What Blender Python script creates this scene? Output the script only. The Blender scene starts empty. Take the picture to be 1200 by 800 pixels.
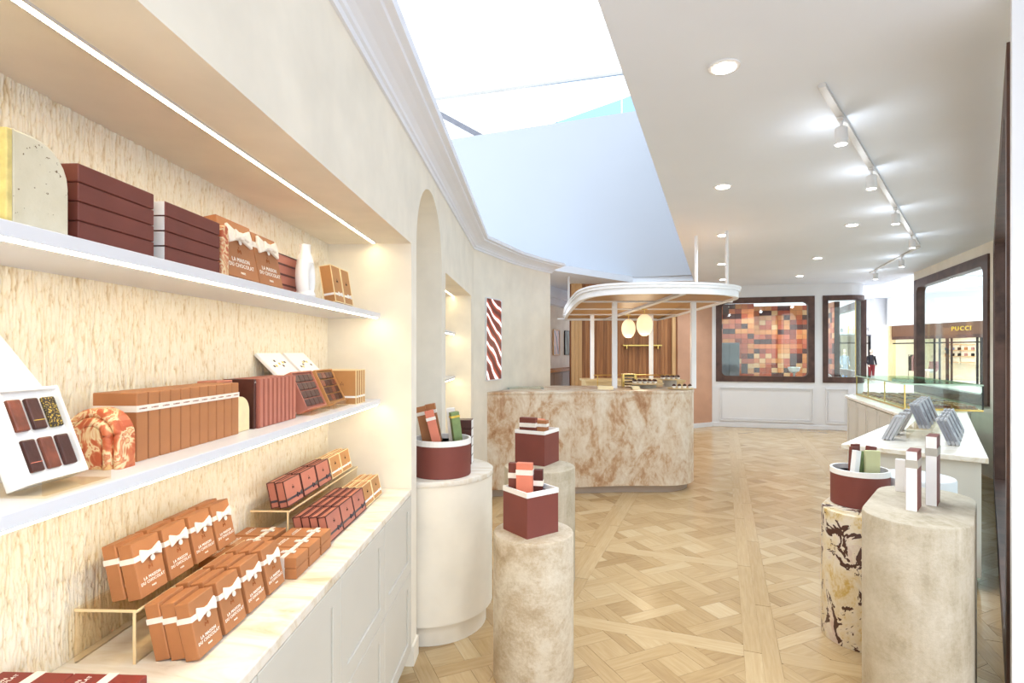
import bpy, bmesh, math, random
from mathutils import Vector, Matrix, Euler
random.seed(7)
SC = bpy.context.scene
COL = SC.collection
PI = math.pi
R = math.radians

# ------------------------------------------------------------------ camera, world, exposure
cam = bpy.data.cameras.new('camera')
cam.sensor_width = 36.0
cam.lens = 19.2
cam.shift_y = 0.010
cam.clip_start = 0.02
cam_o = bpy.data.objects.new('camera', cam)
COL.objects.link(cam_o)
cam_o.location = (0, 0, 1.6)
cam_o.rotation_euler = (R(90), 0, 0)
SC.camera = cam_o

W = bpy.data.worlds.new('sky'); SC.world = W; W.use_nodes = True
bgn = W.node_tree.nodes['Background']
bgn.inputs[0].default_value = (0.84, 0.92, 1.0, 1)
bgn.inputs[1].default_value = 1.6
SC.view_settings.view_transform = 'Standard'
SC.view_settings.look = 'None'
SC.view_settings.exposure = 0.68
SC.view_settings.gamma = 1.0
SC.cycles.max_bounces = 10
SC.cycles.diffuse_bounces = 5
SC.cycles.transparent_max_bounces = 24
SC.cycles.sample_clamp_indirect = 6.0
SC.cycles.caustics_reflective = False
SC.cycles.caustics_refractive = False

DOWNLIGHT_W = 60.0
TRACK_W = 24.0
LED_STRENGTH = 22.0
MALL_W = 185.0

def area_light(name, loc, rot, sx, sy, watts, color=(1, 1, 1)):
    l = bpy.data.lights.new(name, 'AREA'); l.shape = 'RECTANGLE'; l.size = sx; l.size_y = sy
    l.energy = watts; l.color = color
    o = bpy.data.objects.new(name, l); COL.objects.link(o); o.location = loc; o.rotation_euler = rot
    return o
# area lights added under the mall ceiling to brighten the mall
for k, (mx, my) in enumerate([(12, 12), (18, 14), (12, 20), (18, 21), (17, 28), (11, 27)]):
    area_light('mall_fill', (mx, my, 4.45), (0, 0, 0), 1.6, 4.0, MALL_W, (.95, .975, 1))

# ------------------------------------------------------------------ helpers
def lin(c):
    return tuple(((v/255)/12.92 if v/255 <= .04045 else (((v/255)+.055)/1.055)**2.4) for v in c)
def rgba(c): return (*lin(c), 1.0)

class NT:
    def __init__(s, m): s.t = m.node_tree; s.n = s.t.nodes; s.l = s.t.links; s.b = s.n['Principled BSDF']
    def add(s, t, **k):
        n = s.n.new(t)
        for a, v in k.items():
            if a.startswith('i_'):
                n.inputs[a[2:].replace('_', ' ')].default_value = v
            else: setattr(n, a, v)
        return n
    def link(s, a, b): s.l.new(a, b)
    def coords(s, kind='Object', scale=(1, 1, 1), rot=(0, 0, 0)):
        tc = s.n.new('ShaderNodeTexCoord'); mp = s.n.new('ShaderNodeMapping')
        mp.inputs['Scale'].default_value = scale; mp.inputs['Rotation'].default_value = rot
        s.link(tc.outputs[kind], mp.inputs[0]); return mp.outputs[0]
    def noise(s, vec, scale=5, detail=4, rough=.55, dist=0):
        n = s.add('ShaderNodeTexNoise'); n.inputs['Scale'].default_value = scale
        n.inputs['Detail'].default_value = detail; n.inputs['Roughness'].default_value = rough
        n.inputs['Distortion'].default_value = dist
        if vec is not None: s.link(vec, n.inputs['Vector'])
        return n.outputs['Fac']
    def ramp(s, fac, stops, mode='LINEAR'):
        r = s.add('ShaderNodeValToRGB'); cr = r.color_ramp; cr.interpolation = mode
        while len(cr.elements) < len(stops): cr.elements.new(.5)
        for e, (p, c) in zip(cr.elements, stops): e.position = p; e.color = rgba(c)
        s.link(fac, r.inputs[0]); return r.outputs[0]
    def mix(s, fac, a, b, mode='MIX'):
        m = s.add('ShaderNodeMix', data_type='RGBA', blend_type=mode)
        for sock, v in ((m.inputs[0], fac), (m.inputs[6], a), (m.inputs[7], b)):
            if hasattr(v, 'is_output'): s.link(v, sock)
            else: sock.default_value = v
        return m.outputs[2]
    def math(s, op, a, b=0.0, clamp=False):
        m = s.add('ShaderNodeMath', operation=op); m.use_clamp = clamp
        for sock, v in ((m.inputs[0], a), (m.inputs[1], b)):
            if hasattr(v, 'is_output'): s.link(v, sock)
            else: sock.default_value = v
        return m.outputs[0]
    def bump(s, h, strength=.3, dist=.01):
        b = s.add('ShaderNodeBump'); b.inputs['Strength'].default_value = strength; b.inputs['Distance'].default_value = dist
        s.link(h, b.inputs['Height']); s.link(b.outputs[0], s.b.inputs['Normal'])
    def color(s, c):
        if hasattr(c, 'is_output'): s.link(c, s.b.inputs['Base Color'])
        else: s.b.inputs['Base Color'].default_value = c

def new_mat(name, rough=.5, spec=.5, metal=0):
    m = bpy.data.materials.new(name); m.use_nodes = True
    n = NT(m); n.b.inputs['Roughness'].default_value = rough
    n.b.inputs['Specular IOR Level'].default_value = spec; n.b.inputs['Metallic'].default_value = metal
    return m, n
def plain(name, c, rough=.5, var=.06, scale=6, spec=.4, metal=0, bump=0, bscale=60):
    m, n = new_mat(name, rough, spec, metal)
    v = n.coords('Object')
    f = n.noise(v, scale, 3)
    d = tuple(max(0, x*(1-var)) for x in c); u = tuple(min(255, x*(1+var*.6)) for x in c)
    n.color(n.ramp(f, [(.3, d), (.7, u)]))
    if bump: n.bump(n.noise(v, bscale, 4), bump, .004)
    return m
def emissive(name, c, strength):
    m = bpy.data.materials.new(name); m.use_nodes = True
    n = NT(m); n.b.inputs['Base Color'].default_value = rgba(c)
    n.b.inputs['Emission Color'].default_value = rgba(c); n.b.inputs['Emission Strength'].default_value = strength
    return m
def glass(name, tint=(250, 255, 252), refl=.07):
    m = bpy.data.materials.new(name); m.use_nodes = True
    t = m.node_tree; t.nodes.remove(t.nodes['Principled BSDF'])
    tr = t.nodes.new('ShaderNodeBsdfTransparent'); tr.inputs[0].default_value = rgba(tint)
    gl = t.nodes.new('ShaderNodeBsdfGlossy'); gl.inputs['Roughness'].default_value = .02
    lw_ = t.nodes.new('ShaderNodeLayerWeight'); lw_.inputs[0].default_value = .5
    pw = t.nodes.new('ShaderNodeMath'); pw.operation = 'POWER'; pw.inputs[1].default_value = 5
    ml = t.nodes.new('ShaderNodeMath'); ml.operation = 'MULTIPLY_ADD'; ml.inputs[1].default_value = .45; ml.inputs[2].default_value = refl*.6
    mx = t.nodes.new('ShaderNodeMixShader')
    t.links.new(lw_.outputs['Facing'], pw.inputs[0]); t.links.new(pw.outputs[0], ml.inputs[0]); t.links.new(ml.outputs[0], mx.inputs[0])
    t.links.new(tr.outputs[0], mx.inputs[1]); t.links.new(gl.outputs[0], mx.inputs[2])
    t.links.new(mx.outputs[0], t.nodes['Material Output'].inputs[0])
    return m

M = {}
M['cream'] = plain('cream_plaster', (238, 231, 217), .8, .03, 4, .2, 0, .08, 90)
M['white'] = plain('white_paint', (226, 226, 228), .55, .01, 2, .3)
M['ceil'] = plain('ceiling_paint', (232, 239, 250), .8, .012, 1, .2)
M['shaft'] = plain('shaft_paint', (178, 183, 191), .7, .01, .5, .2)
M['cornice'] = plain('cornice_plaster', (232, 236, 246), .6, .01, 2, .3)
M['lacquer'] = plain('shelf_lacquer', (224, 225, 231), .35, .01, 2, .4)
M['cabinet'] = plain('greige_cabinet_paint', (206, 202, 192), .45, .015, 2, .4)
M['taupe'] = plain('taupe_cabinet_paint', (132, 110, 100), .5, .02, 2, .4)
M['pink'] = plain('pink_plaster', (200, 156, 130), .8, .05, 2, .2)
M['tan'] = plain('tan_card', (176, 118, 76), .55, .06, 9, .35)
M['tan_light'] = plain('light_tan_card', (190, 138, 86), .55, .05, 9, .35)
M['rose'] = plain('rose_card', (188, 120, 102), .55, .05, 9, .35)
M['rose_deep'] = plain('deep_rose_card', (158, 92, 78), .55, .05, 9, .35)
M['canopy_white'] = plain('canopy_white_paint', (243, 244, 248), .45, .01, 2, .3)
M['maroon'] = plain('maroon_card', (118, 62, 52), .5, .05, 8, .35)
M['bucket'] = plain('oxblood_card', (126, 68, 60), .55, .03, 8, .3)
M['darkred'] = plain('dark_chocolate_card', (84, 38, 32), .5, .05, 8, .3)
M['salmon'] = plain('salmon_card', (226, 134, 108), .55, .04, 8, .3)
M['green'] = plain('sage_green_card', (126, 146, 96), .55, .08, 20, .3)
M['palegreen'] = plain('pale_olive_card', (206, 206, 160), .55, .04, 8, .3)
M['greycard'] = plain('grey_card', (172, 171, 174), .5, .05, 8, .3)
M['greydark'] = plain('slate_card', (128, 128, 136), .5, .05, 8, .3)
M['whitecard'] = plain('white_card', (244, 242, 240), .5, .01, 8, .3)
M['ribbon'] = plain('white_satin_ribbon', (240, 232, 222), .35, .04, 30, .5)
M['ribbon_dark'] = plain('dark_satin_ribbon', (66, 58, 66), .35, .1, 30, .5)
M['edge_cream'] = plain('cream_piping', (246, 226, 180), .5, .02, 8)
M['edge_dark'] = plain('dark_piping', (84, 42, 38), .5, .02, 8)
M['print_white'] = plain('white_print', (250, 244, 236), .6, .0, 3)
M['print_dark'] = plain('dark_print', (60, 36, 30), .6, .0, 3)
M['print_brown'] = plain('blind_embossed_print', (164, 92, 48), .6, .0, 3)
M['choc'] = plain('dark_chocolate', (74, 38, 30), .35, .12, 30, .5, 0, .2, 120)
M['milk'] = plain('milk_chocolate', (124, 66, 46), .35, .2, 40, .5, 0, .4, 60)
M['gold'] = plain('gold_leaf', (224, 190, 70), .4, .1, 40, .5)
M['brass'] = plain('brass', (226, 190, 112), .3, .05, 10, .5, 1)
M['steel'] = plain('brushed_steel', (176, 174, 170), .35, .03, 10, .5, 1)
M['black'] = plain('black_metal', (34, 32, 32), .45, .05, 5)
M['track'] = plain('white_track_metal', (206, 204, 202), .4, .02, 5)
M['kick'] = plain('grey_plinth', (184, 170, 160), .5, .03, 3)
M['stonegrey'] = plain('grey_stone', (186, 180, 168), .5, .08, 12)
M['ceramic'] = plain('white_ceramic', (248, 247, 246), .3, .01, 3, .5)
M['skin'] = plain('mannequin_resin', (214, 190, 172), .5, .02, 3)
M['cloth_black'] = plain('black_cloth', (38, 36, 42), .9, .1, 20)
M['cloth_red'] = plain('dark_red_cloth', (112, 36, 38), .9, .1, 20)
M['cloth_blue'] = plain('blue_grey_cloth', (128, 148, 176), .9, .1, 20)
M['cloth_rose'] = plain('dusty_rose_cloth', (176, 130, 128), .9, .2, 20)
M['bronze_fascia'] = plain('bronze_fascia', (104, 72, 52), .4, .04, 2, .4)
M['shop_warm'] = plain('shop_interior_paint', (242, 236, 222), .7, .02, 1)
M['mall_floor'] = plain('polished_mall_floor', (240, 238, 236), .25, .02, 1, .5)
M['led'] = emissive('warm_led', (255, 234, 190), LED_STRENGTH)
M['lampglow'] = emissive('downlight_glow', (255, 246, 232), 14)
M['lantern'] = emissive('lantern_glow', (255, 232, 192), .42)
M['lightbox'] = emissive('lightbox_glow', (255, 250, 246), 1.0)
M['mallglow'] = emissive('mall_panel_glow', (255, 252, 246), 2.2)
M['glass'] = glass('clear_glass')
M['acrylic'] = glass('clear_acrylic', (255, 250, 240), .10)
M['acrylic_edge'] = plain('acrylic_polished_edge', (240, 216, 170), .2, .02, 5, .6)
M['greenglass'] = glass('green_edge_glass', (214, 240, 224), .10)
M['blueglass'] = glass('blue_tinted_glass', (190, 214, 238), .05)
M['greyglass'] = glass('grey_tinted_glass', (186, 198, 210), .05)

def m_relief():
    m, n = new_mat('combed_relief_plaster', .85, .2)
    v = n.coords('Object', (1, 1, .10)); vf = n.coords('Object', (1, 1, .45))
    a = n.noise(v, 62, 5, .66, .5); b = n.noise(vf, 130, 3, .65)
    at = n.add('ShaderNodeAttribute', attribute_name='groove_shade')
    n.color(n.ramp(at.outputs['Fac'], [(.0, (240, 232, 214)), (.5, (232, 219, 192)), (1.0, (208, 184, 144))]))  # darker ramp paints thin shadows into the grooves of the plaster
    n.bump(b, .5, .006); return m
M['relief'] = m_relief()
def m_counter():
    m, n = new_mat('onyx_worktop', .25, .5)
    v = n.coords('Object', (1.2, 5, 5), (0, 0, .2))
    f = n.noise(v, 1.6, 6, .6, 1.6)
    n.color(n.ramp(f, [(.28, (204, 184, 156)), (.41, (224, 213, 194)), (.52, (233, 227, 217)), (.63, (226, 216, 200)), (.74, (202, 182, 156))]))
    return m
M['onyx'] = m_counter()
def m_trav():
    m, n = new_mat('travertine', .6, .35)
    v = n.coords('Object', (1, 1, 1))
    a = n.noise(v, 4.2, 7, .62, .6)
    bands = n.noise(n.coords('Object', (1, 1, 1.9), (.5, .55, 0)), 3.4, 7, .7, 1.0)
    fine = n.noise(v, 55, 6, .75)
    f = n.math('ADD', n.math('ADD', n.math('MULTIPLY', a, .42), n.math('MULTIPLY', bands, .36)), n.math('MULTIPLY', fine, .22))
    c = n.ramp(f, [(.36, (160, 138, 108)), (.46, (186, 168, 142)), (.54, (208, 196, 176)), (.64, (218, 210, 196))])
    n.color(c); n.bump(fine, .5, .005); return m
M['trav'] = m_trav()
def m_trav_pale():
    m, n = new_mat('pale_travertine', .6, .35)
    v = n.coords('Object', (1, 1, 1))
    a = n.noise(v, 5, 7, .65, .5)
    st = n.noise(n.coords('Object', (6, 1.2, .6), (0, 0, .5)), 4.0, 4, .6, .4)
    fine = n.noise(v, 60, 6, .75)
    f = n.math('ADD', n.math('ADD', n.math('MULTIPLY', a, .5), n.math('MULTIPLY', st, .28)), n.math('MULTIPLY', fine, .22))
    n.color(n.ramp(f, [(.36, (160, 146, 122)), (.47, (184, 172, 150)), (.6, (202, 192, 174))]))
    n.bump(fine, .45, .005); return m
M['trav_pale'] = m_trav_pale()
def m_rust():
    m, n = new_mat('rust_veined_marble', .35, .45)
    v = n.coords('Object', (1.4, 1.4, .8), (0, .5, 0))
    a = n.noise(v, 2.1, 8, .66, .9)
    b = n.noise(n.coords('Object', (1, 1, .7)), 7.5, 6, .65, 1.2)
    fine = n.noise(v, 28, 6, .7)
    f = n.math('ADD', n.math('ADD', n.math('MULTIPLY', a, .58), n.math('MULTIPLY', b, .28)), n.math('MULTIPLY', fine, .14))
    n.color(n.ramp(f, [(.385, (158, 114, 78)), (.445, (188, 154, 122)), (.5, (208, 190, 168)), (.58, (222, 212, 198)), (.68, (200, 178, 154))]))
    return m
M['rust'] = m_rust()
def m_zebra():
    m, n = new_mat('zebra_marble', .3, .5)
    v = n.coords('Object', (1, 1, .75), (.4, .5, .3))
    base = n.ramp(n.math('ADD', n.math('MULTIPLY', n.noise(v, 9, 5, .65, .5), .8), n.math('MULTIPLY', n.noise(v, 90, 4, .7), .2)), [(.36, (196, 164, 92)), (.44, (216, 200, 166)), (.54, (222, 212, 196)), (.66, (204, 178, 168))])
    w = n.noise(v, 8.5, 4, .6, .8)
    d = n.math('ABSOLUTE', n.math('SUBTRACT', w, .52))
    s = n.noise(v, 9, 3, .6)
    th = n.math('MULTIPLY', n.math('SUBTRACT', s, .45, True), .36, True)
    mask = n.math('LESS_THAN', d, th)
    n.color(n.mix(mask, base, rgba((74, 42, 32)))); return m
M['zebra'] = m_zebra()
def m_floor():
    m, n = new_mat('oak_parquet', .27, .5); n.b.inputs['Coat Weight'].default_value = .3; n.b.inputs['Coat Roughness'].default_value = .16
    uv = n.coords('UV', (5, 55, 1))
    g = n.noise(uv, 1.0, 5, .6, .4)
    at = n.add('ShaderNodeAttribute', attribute_name='tone')
    f = n.math('ADD', n.math('MULTIPLY', g, .5), n.math('MULTIPLY', at.outputs['Fac'], .5))
    n.color(n.ramp(f, [(.2, (156, 126, 86)), (.42, (180, 151, 108)), (.6, (193, 166, 124)), (.82, (206, 184, 147))]))
    n.bump(g, .06, .002); return m
M['oak'] = m_floor()
M['oak_joint'] = plain('oak_joint', (150, 110, 70), .8, .05, 3)
def m_wood(name, c1, c2, sc=(40, 40, 1.2), rough=.45):
    m, n = new_mat(name, rough, .4)
    v = n.coords('Object', sc)
    a = n.noise(v, 1.0, 5, .6, .5)
    n.color(n.ramp(a, [(.3, c1), (.7, c2)])); return m
M['walnut'] = m_wood('dark_walnut', (62, 42, 36), (98, 70, 60), (4, 4, 4))
M['slat'] = m_wood('amber_oak_slat', (146, 92, 54), (196, 138, 90))
M['slat_dark'] = m_wood('brown_oak_slat', (124, 76, 46), (172, 118, 76))
M['slat_pale'] = m_wood('pale_oak_slat', (206, 160, 108), (226, 186, 138))
M['soffit'] = m_wood('canopy_oak', (170, 128, 82), (190, 148, 100), (2, 20, 20))
M['backcounter'] = m_wood('pale_ash', (206, 180, 134), (226, 204, 160), (3, 30, 3))
def m_swirl():
    m, n = new_mat('swirl_resin', .4, .4)
    v = n.coords('Object', (1, 1, 1))
    a = n.noise(v, 13, 3, .5, 2.6)
    n.color(n.ramp(a, [(.40, (190, 92, 56)), (.46, (208, 124, 82)), (.49, (230, 196, 148)), (.54, (236, 214, 172)), (.58, (206, 116, 76)), (.64, (226, 190, 140))]))
    return m
M['swirl'] = m_swirl()
def m_speck():
    m, n = new_mat('speckled_travertine', .7, .3)
    v = n.coords('Object')
    p = n.noise(v, 95, 3, .6)
    base = n.ramp(n.noise(v, 9, 4), [(.3, (206, 196, 168)), (.7, (226, 218, 196))])
    n.color(n.mix(n.math('LESS_THAN', p, .33), base, rgba((120, 100, 70)))); n.bump(p, .4, .004); return m
M['speck'] = m_speck()
def m_tile():
    m, n = new_mat('glazed_tile', .3, .5)
    oi = n.add('ShaderNodeObjectInfo')
    f = n.noise(n.coords('Object'), 22, 3)
    n.color(n.mix(n.math('MULTIPLY', f, .2), oi.outputs['Color'], (.35, .16, .1, 1))); return m
M['tile'] = m_tile()
def m_art(name, stops, scale, rot):
    m, n = new_mat(name, .4, .3)
    w = n.add('ShaderNodeTexWave'); w.inputs['Scale'].default_value = scale; w.inputs['Distortion'].default_value = 4.5
    w.inputs['Detail'].default_value = 3
    n.link(n.coords('Object', (1, 1, 1), rot), w.inputs['Vector'])
    c = n.ramp(w.outputs['Fac'], stops); n.color(c)
    return m, n, c
def m_lightart():
    m, n, c = m_art('chocolate_photo_print', [(.0, (70, 28, 24)), (.22, (140, 62, 44)), (.36, (176, 100, 76)), (.42, (240, 232, 234)), (.62, (252, 250, 252)), (.74, (226, 206, 206)), (.8, (120, 52, 38)), (1.0, (84, 40, 34))], 1.25, (0, 1.0, .3))
    n.link(c, n.b.inputs['Emission Color']); n.b.inputs['Emission Strength'].default_value = .7; return m
M['lightart'] = m_lightart()
M['poster_a'] = m_art('rose_poster_print', [(.0, (206, 150, 140)), (.4, (240, 226, 222)), (.8, (150, 140, 150))], 1.4, (0, .4, 0))[0]
M['poster_b'] = m_art('dark_poster_print', [(.0, (24, 26, 26)), (.5, (40, 50, 46)), (.9, (96, 110, 104))], 1.2, (0, .2, 0))[0]
def m_fleck(name, base, fleck, thr=.6, sc=70):
    m, n = new_mat(name, .35, .5)
    f = n.noise(n.coords('Object'), sc, 2, .5)
    n.color(n.mix(n.math('GREATER_THAN', f, thr), rgba(base), rgba(fleck))); return m
M['goldfleck'] = m_fleck('gold_flecked_chocolate', (46, 32, 22), (200, 170, 70), .58, 420)

class MB:
    def __init__(s): s.v = []; s.f = []; s.mi = []
    def raw(s, vs, fs, mi=0):
        o = len(s.v); s.v += [tuple(v) for v in vs]; s.f += [tuple(i+o for i in f) for f in fs]; s.mi += [mi]*len(fs); return s
    def box(s, x0, x1, y0, y1, z0, z1, mi=0, mat=None):
        vs = [(x, y, z) for z in (z0, z1) for y in (y0, y1) for x in (x0, x1)]
        if mat is not None: vs = [mat @ Vector(v) for v in vs]
        return s.raw(vs, [(0, 2, 3, 1), (4, 5, 7, 6), (0, 1, 5, 4), (2, 6, 7, 3), (0, 4, 6, 2), (1, 3, 7, 5)], mi)
    def prism(s, poly, z0, z1, mi=0):      # poly in xy, ccw
        n = len(poly)
        vs = [(p[0], p[1], z0) for p in poly]+[(p[0], p[1], z1) for p in poly]
        fs = [tuple(range(n-1, -1, -1)), tuple(range(n, 2*n))]+[(i, (i+1) % n, n+(i+1) % n, n+i) for i in range(n)]
        return s.raw(vs, fs, mi)
    def prism_axis(s, poly, a0, a1, axis='x', mi=0):   # poly (p,q): axis x -> (a,p,q); axis y -> (p,a,q)
        n = len(poly)
        mk = (lambda a, p: (a, p[0], p[1])) if axis == 'x' else (lambda a, p: (p[0], a, p[1]))
        vs = [mk(a0, p) for p in poly]+[mk(a1, p) for p in poly]
        fs = [tuple(range(n-1, -1, -1)), tuple(range(n, 2*n))]+[(i, (i+1) % n, n+(i+1) % n, n+i) for i in range(n)]
        return s.raw(vs, fs, mi)
    def lathe(s, prof, n=32, c=(0, 0), mi=0):          # prof (r,z) from bottom to top
        vs = []; fs = []
        for r, z in prof:
            for k in range(n):
                a = 2*PI*k/n; vs.append((c[0]+r*math.cos(a), c[1]+r*math.sin(a), z))
        for i in range(len(prof)-1):
            for k in range(n):
                a = i*n+k; b = i*n+(k+1) % n; fs.append((a, b, b+n, a+n))
        fs.append(tuple(range(n-1, -1, -1))); m = len(prof)-1; fs.append(tuple(range(m*n, m*n+n)))
        return s.raw(vs, fs, mi)
    def tube(s, pts, rad, n=8, mi=0):
        pts = [Vector(p) for p in pts]; rads = rad if isinstance(rad, (list, tuple)) else [rad]*len(pts)
        vs = []; fs = []
        for i, p in enumerate(pts):
            d = (pts[min(i+1, len(pts)-1)]-pts[max(i-1, 0)]).normalized()
            u = d.cross(Vector((0, 0, 1)))
            if u.length < .05: u = Vector((1, 0, 0))
            u.normalize(); w = d.cross(u)
            for k in range(n):
                a = 2*PI*k/n; vs.append(p+(u*math.cos(a)+w*math.sin(a))*rads[i])
        for i in range(len(pts)-1):
            for k in range(n):
                a = i*n+k; b = i*n+(k+1) % n; fs.append((a, b, b+n, a+n))
        fs.append(tuple(range(n))); m = len(pts)-1; fs.append(tuple(range(m*n+n-1, m*n-1, -1)))
        return s.raw(vs, fs, mi)
    def mesh(s, name, mats, bevel=0, smooth=False, seg=2):
        me = bpy.data.meshes.new(name); me.from_pydata(s.v, [], s.f)
        for m in (mats if isinstance(mats, (list, tuple)) else [mats]): me.materials.append(M[m] if isinstance(m, str) else m)
        for p, i in zip(me.polygons, s.mi): p.material_index = i
        bm = bmesh.new(); bm.from_mesh(me)
        bmesh.ops.recalc_face_normals(bm, faces=bm.faces)
        if bevel:
            es = [e for e in bm.edges if len(e.link_faces) == 2 and e.calc_face_angle(0) > R(35)]
            bmesh.ops.bevel(bm, geom=es, offset=bevel, segments=seg, profile=.5, affect='EDGES', clamp_overlap=True)
        bm.to_mesh(me); bm.free()
        if smooth:
            me.polygons.foreach_set('use_smooth', [True]*len(me.polygons))
            me.set_sharp_from_angle(angle=R(40))
        return me

def link(name, me, parent=None, loc=(0, 0, 0), rot=(0, 0, 0)):
    o = bpy.data.objects.new(name, me); COL.objects.link(o)
    o.location = loc; o.rotation_euler = rot
    if parent is not None: o.parent = parent
    return o
def tag(o, label=None, cat=None, group=None, kind=None):
    if label: o['label'] = label
    if cat: o['category'] = cat
    if group: o['group'] = group
    if kind: o['kind'] = kind
    return o
def thing(name, label, cat, loc=(0, 0, 0), rot=(0, 0, 0), group=None):
    o = bpy.data.objects.new(name, None); COL.objects.link(o); o.empty_display_size = .05
    o.location = loc; o.rotation_euler = rot
    return tag(o, label, cat, group)
def struct(name, me, label=None, loc=(0, 0, 0), rot=(0, 0, 0), parent=None):
    o = link(name, me, parent, loc, rot)
    if parent is None: tag(o, label, None, None, 'structure')
    return o
def copy_tree(o, parent=None):
    c = o.copy(); COL.objects.link(c)
    if parent is not None: c.parent = parent
    for ch in list(o.children): copy_tree(ch, c)
    return c
def dup(proto, loc, rot, label, group=None):
    used = proto.get('placed')
    o = copy_tree(proto) if used else proto
    proto['placed'] = 1
    if 'placed' in o.keys() and o is not proto: del o['placed']
    o.location = loc; o.rotation_euler = rot
    tag(o, label, None, group); return o
PROTOS = []
_txt = {}
def text_mesh(body, size, mat, extrude=.0006, spacing=1.0, line=1.0, align='CENTER'):
    key = (body, size, mat, extrude, spacing)
    if key in _txt: return _txt[key]
    cu = bpy.data.curves.new('lettering', 'FONT'); cu.body = body; cu.size = size; cu.align_x = align; cu.align_y = 'CENTER'
    cu.extrude = extrude; cu.space_character = spacing; cu.space_line = line; cu.resolution_u = 2
    ob = bpy.data.objects.new('lettering_tmp', cu); COL.objects.link(ob)
    bpy.context.view_layer.update()
    dg = bpy.context.evaluated_depsgraph_get()
    me = bpy.data.meshes.new_from_object(ob.evaluated_get(dg))
    me.materials.clear(); me.materials.append(M[mat]); me.name = 'lettering'
    bpy.data.objects.remove(ob); bpy.data.curves.remove(cu)
    # stand the text up: xy plane -> xz plane facing -y
    me.transform(Matrix.Rotation(R(90), 4, 'X'))
    _txt[key] = me; return me

# hall axis and left-wall frame
AL = math.atan(.039)
def lw(a, b, z=0):                        # left-wall local (out of wall, along wall) -> world
    c, s = math.cos(AL), math.sin(AL)
    return (-.62+c*a+s*b, -s*a+c*b, z)
RL = -AL                                  # z rotation of things that follow the left wall
HA = R(21.1)
def hw(u, v, z=0):                        # hall frame (along, right) -> world
    return (u*math.sin(HA)+v*math.cos(HA), u*math.cos(HA)-v*math.sin(HA), z)
def rounded_rect(x0, x1, z0, z1, r, n=6):
    pts = []
    for cx, cz, a0 in ((x1-r, z0+r, -90), (x1-r, z1-r, 0), (x0+r, z1-r, 90), (x0+r, z0+r, 180)):
        for k in range(n+1):
            a = R(a0+90*k/n); pts.append((cx+r*math.cos(a), cz+r*math.sin(a)))
    return pts
def ring_frame(mb, w, h, border, r, y0, y1, mi=0, n=6):
    """Rectangular frame 0..w, 0..h in xz with rounded inner corners, y0..y1 deep."""
    inner = rounded_rect(border, w-border, border, h-border, r, n)
    outer = []
    for i, (px, pz) in enumerate(inner):
        c = i//(n+1); k = i % (n+1); t = k/n
        if c == 0: q = (w-border-r+(border+r)*min(1, 2*t), 0) if t < .5 else (w, (border+r)*(2*t-1))
        elif c == 1: q = (w, h-border-r+(border+r)*min(1, 2*t)) if t < .5 else (w-(border+r)*(2*t-1), h)
        elif c == 2: q = (border+r-(border+r)*min(1, 2*t), h) if t < .5 else (0, h-(border+r)*(2*t-1))
        else: q = (0, border+r-(border+r)*min(1, 2*t)) if t < .5 else ((border+r)*(2*t-1), 0)
        outer.append(q)
    m = len(inner); vs = []
    for y in (y0, y1):
        vs += [(p[0], y, p[1]) for p in outer]+[(p[0], y, p[1]) for p in inner]
    fs = []
    for i in range(m):
        j = (i+1) % m
        fs += [(i, j, m+j, m+i), (2*m+i, 3*m+i, 3*m+j, 2*m+j), (i, 2*m+i, 2*m+j, j), (m+i, m+j, 3*m+j, 3*m+i)]
    mb.raw(vs, fs, mi)
def stadium(cx, cy, ang, half, r, n=14):
    pts = []
    for sgn in (1, -1):
        for k in range(n+1):
            a = -PI/2+PI*k/n+(0 if sgn > 0 else PI)
            x = sgn*half+r*math.cos(a); y = r*math.sin(a)
            pts.append((cx+x*math.cos(ang)-y*math.sin(ang), cy+x*math.sin(ang)+y*math.cos(ang)))
    return pts
# ------------------------------------------------------------------ floor: oak panel parquet
def clip(poly, u0, u1, v0, v1):
    for ax, lim, sg in ((0, u0, 1), (0, u1, -1), (1, v0, 1), (1, v1, -1)):
        out = []
        for i in range(len(poly)):
            p, q = poly[i], poly[(i+1) % len(poly)]
            dp, dq = sg*(p[ax]-lim), sg*(q[ax]-lim)
            if dp >= 0: out.append(p)
            if (dp >= 0) != (dq >= 0):
                t = dp/(dp-dq); out.append((p[0]+t*(q[0]-p[0]), p[1]+t*(q[1]-p[1])))
        poly = out
        if len(poly) < 3: return []
    return poly
def area(p): return abs(sum(p[i][0]*p[(i+1) % len(p)][1]-p[(i+1) % len(p)][0]*p[i][1] for i in range(len(p))))/2
PV, PU = 1.165, 1.25
V0, U0 = .193, 3.18
BV, BU = .175, .125
pieces = []                                # (poly in world xy, grain angle in hall frame, tone)
def add_piece(poly, ang, gap=.0011, tone=None):
    if len(poly) < 3 or area(poly) < .0006: return
    c = (sum(p[0] for p in poly)/len(poly), sum(p[1] for p in poly)/len(poly))
    sh = []
    for p in poly:
        d = math.hypot(p[0]-c[0], p[1]-c[1]) or 1
        k = max(.5, 1-gap*1.4/d); sh.append((c[0]+(p[0]-c[0])*k, c[1]+(p[1]-c[1])*k))
    w = [hw(p[0], p[1]) for p in sh]
    pieces.append((w, sh, ang, random.betavariate(2.2, 2.2) if tone is None else tone))
P, SW = .262, .092
Q = P-SW
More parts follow.
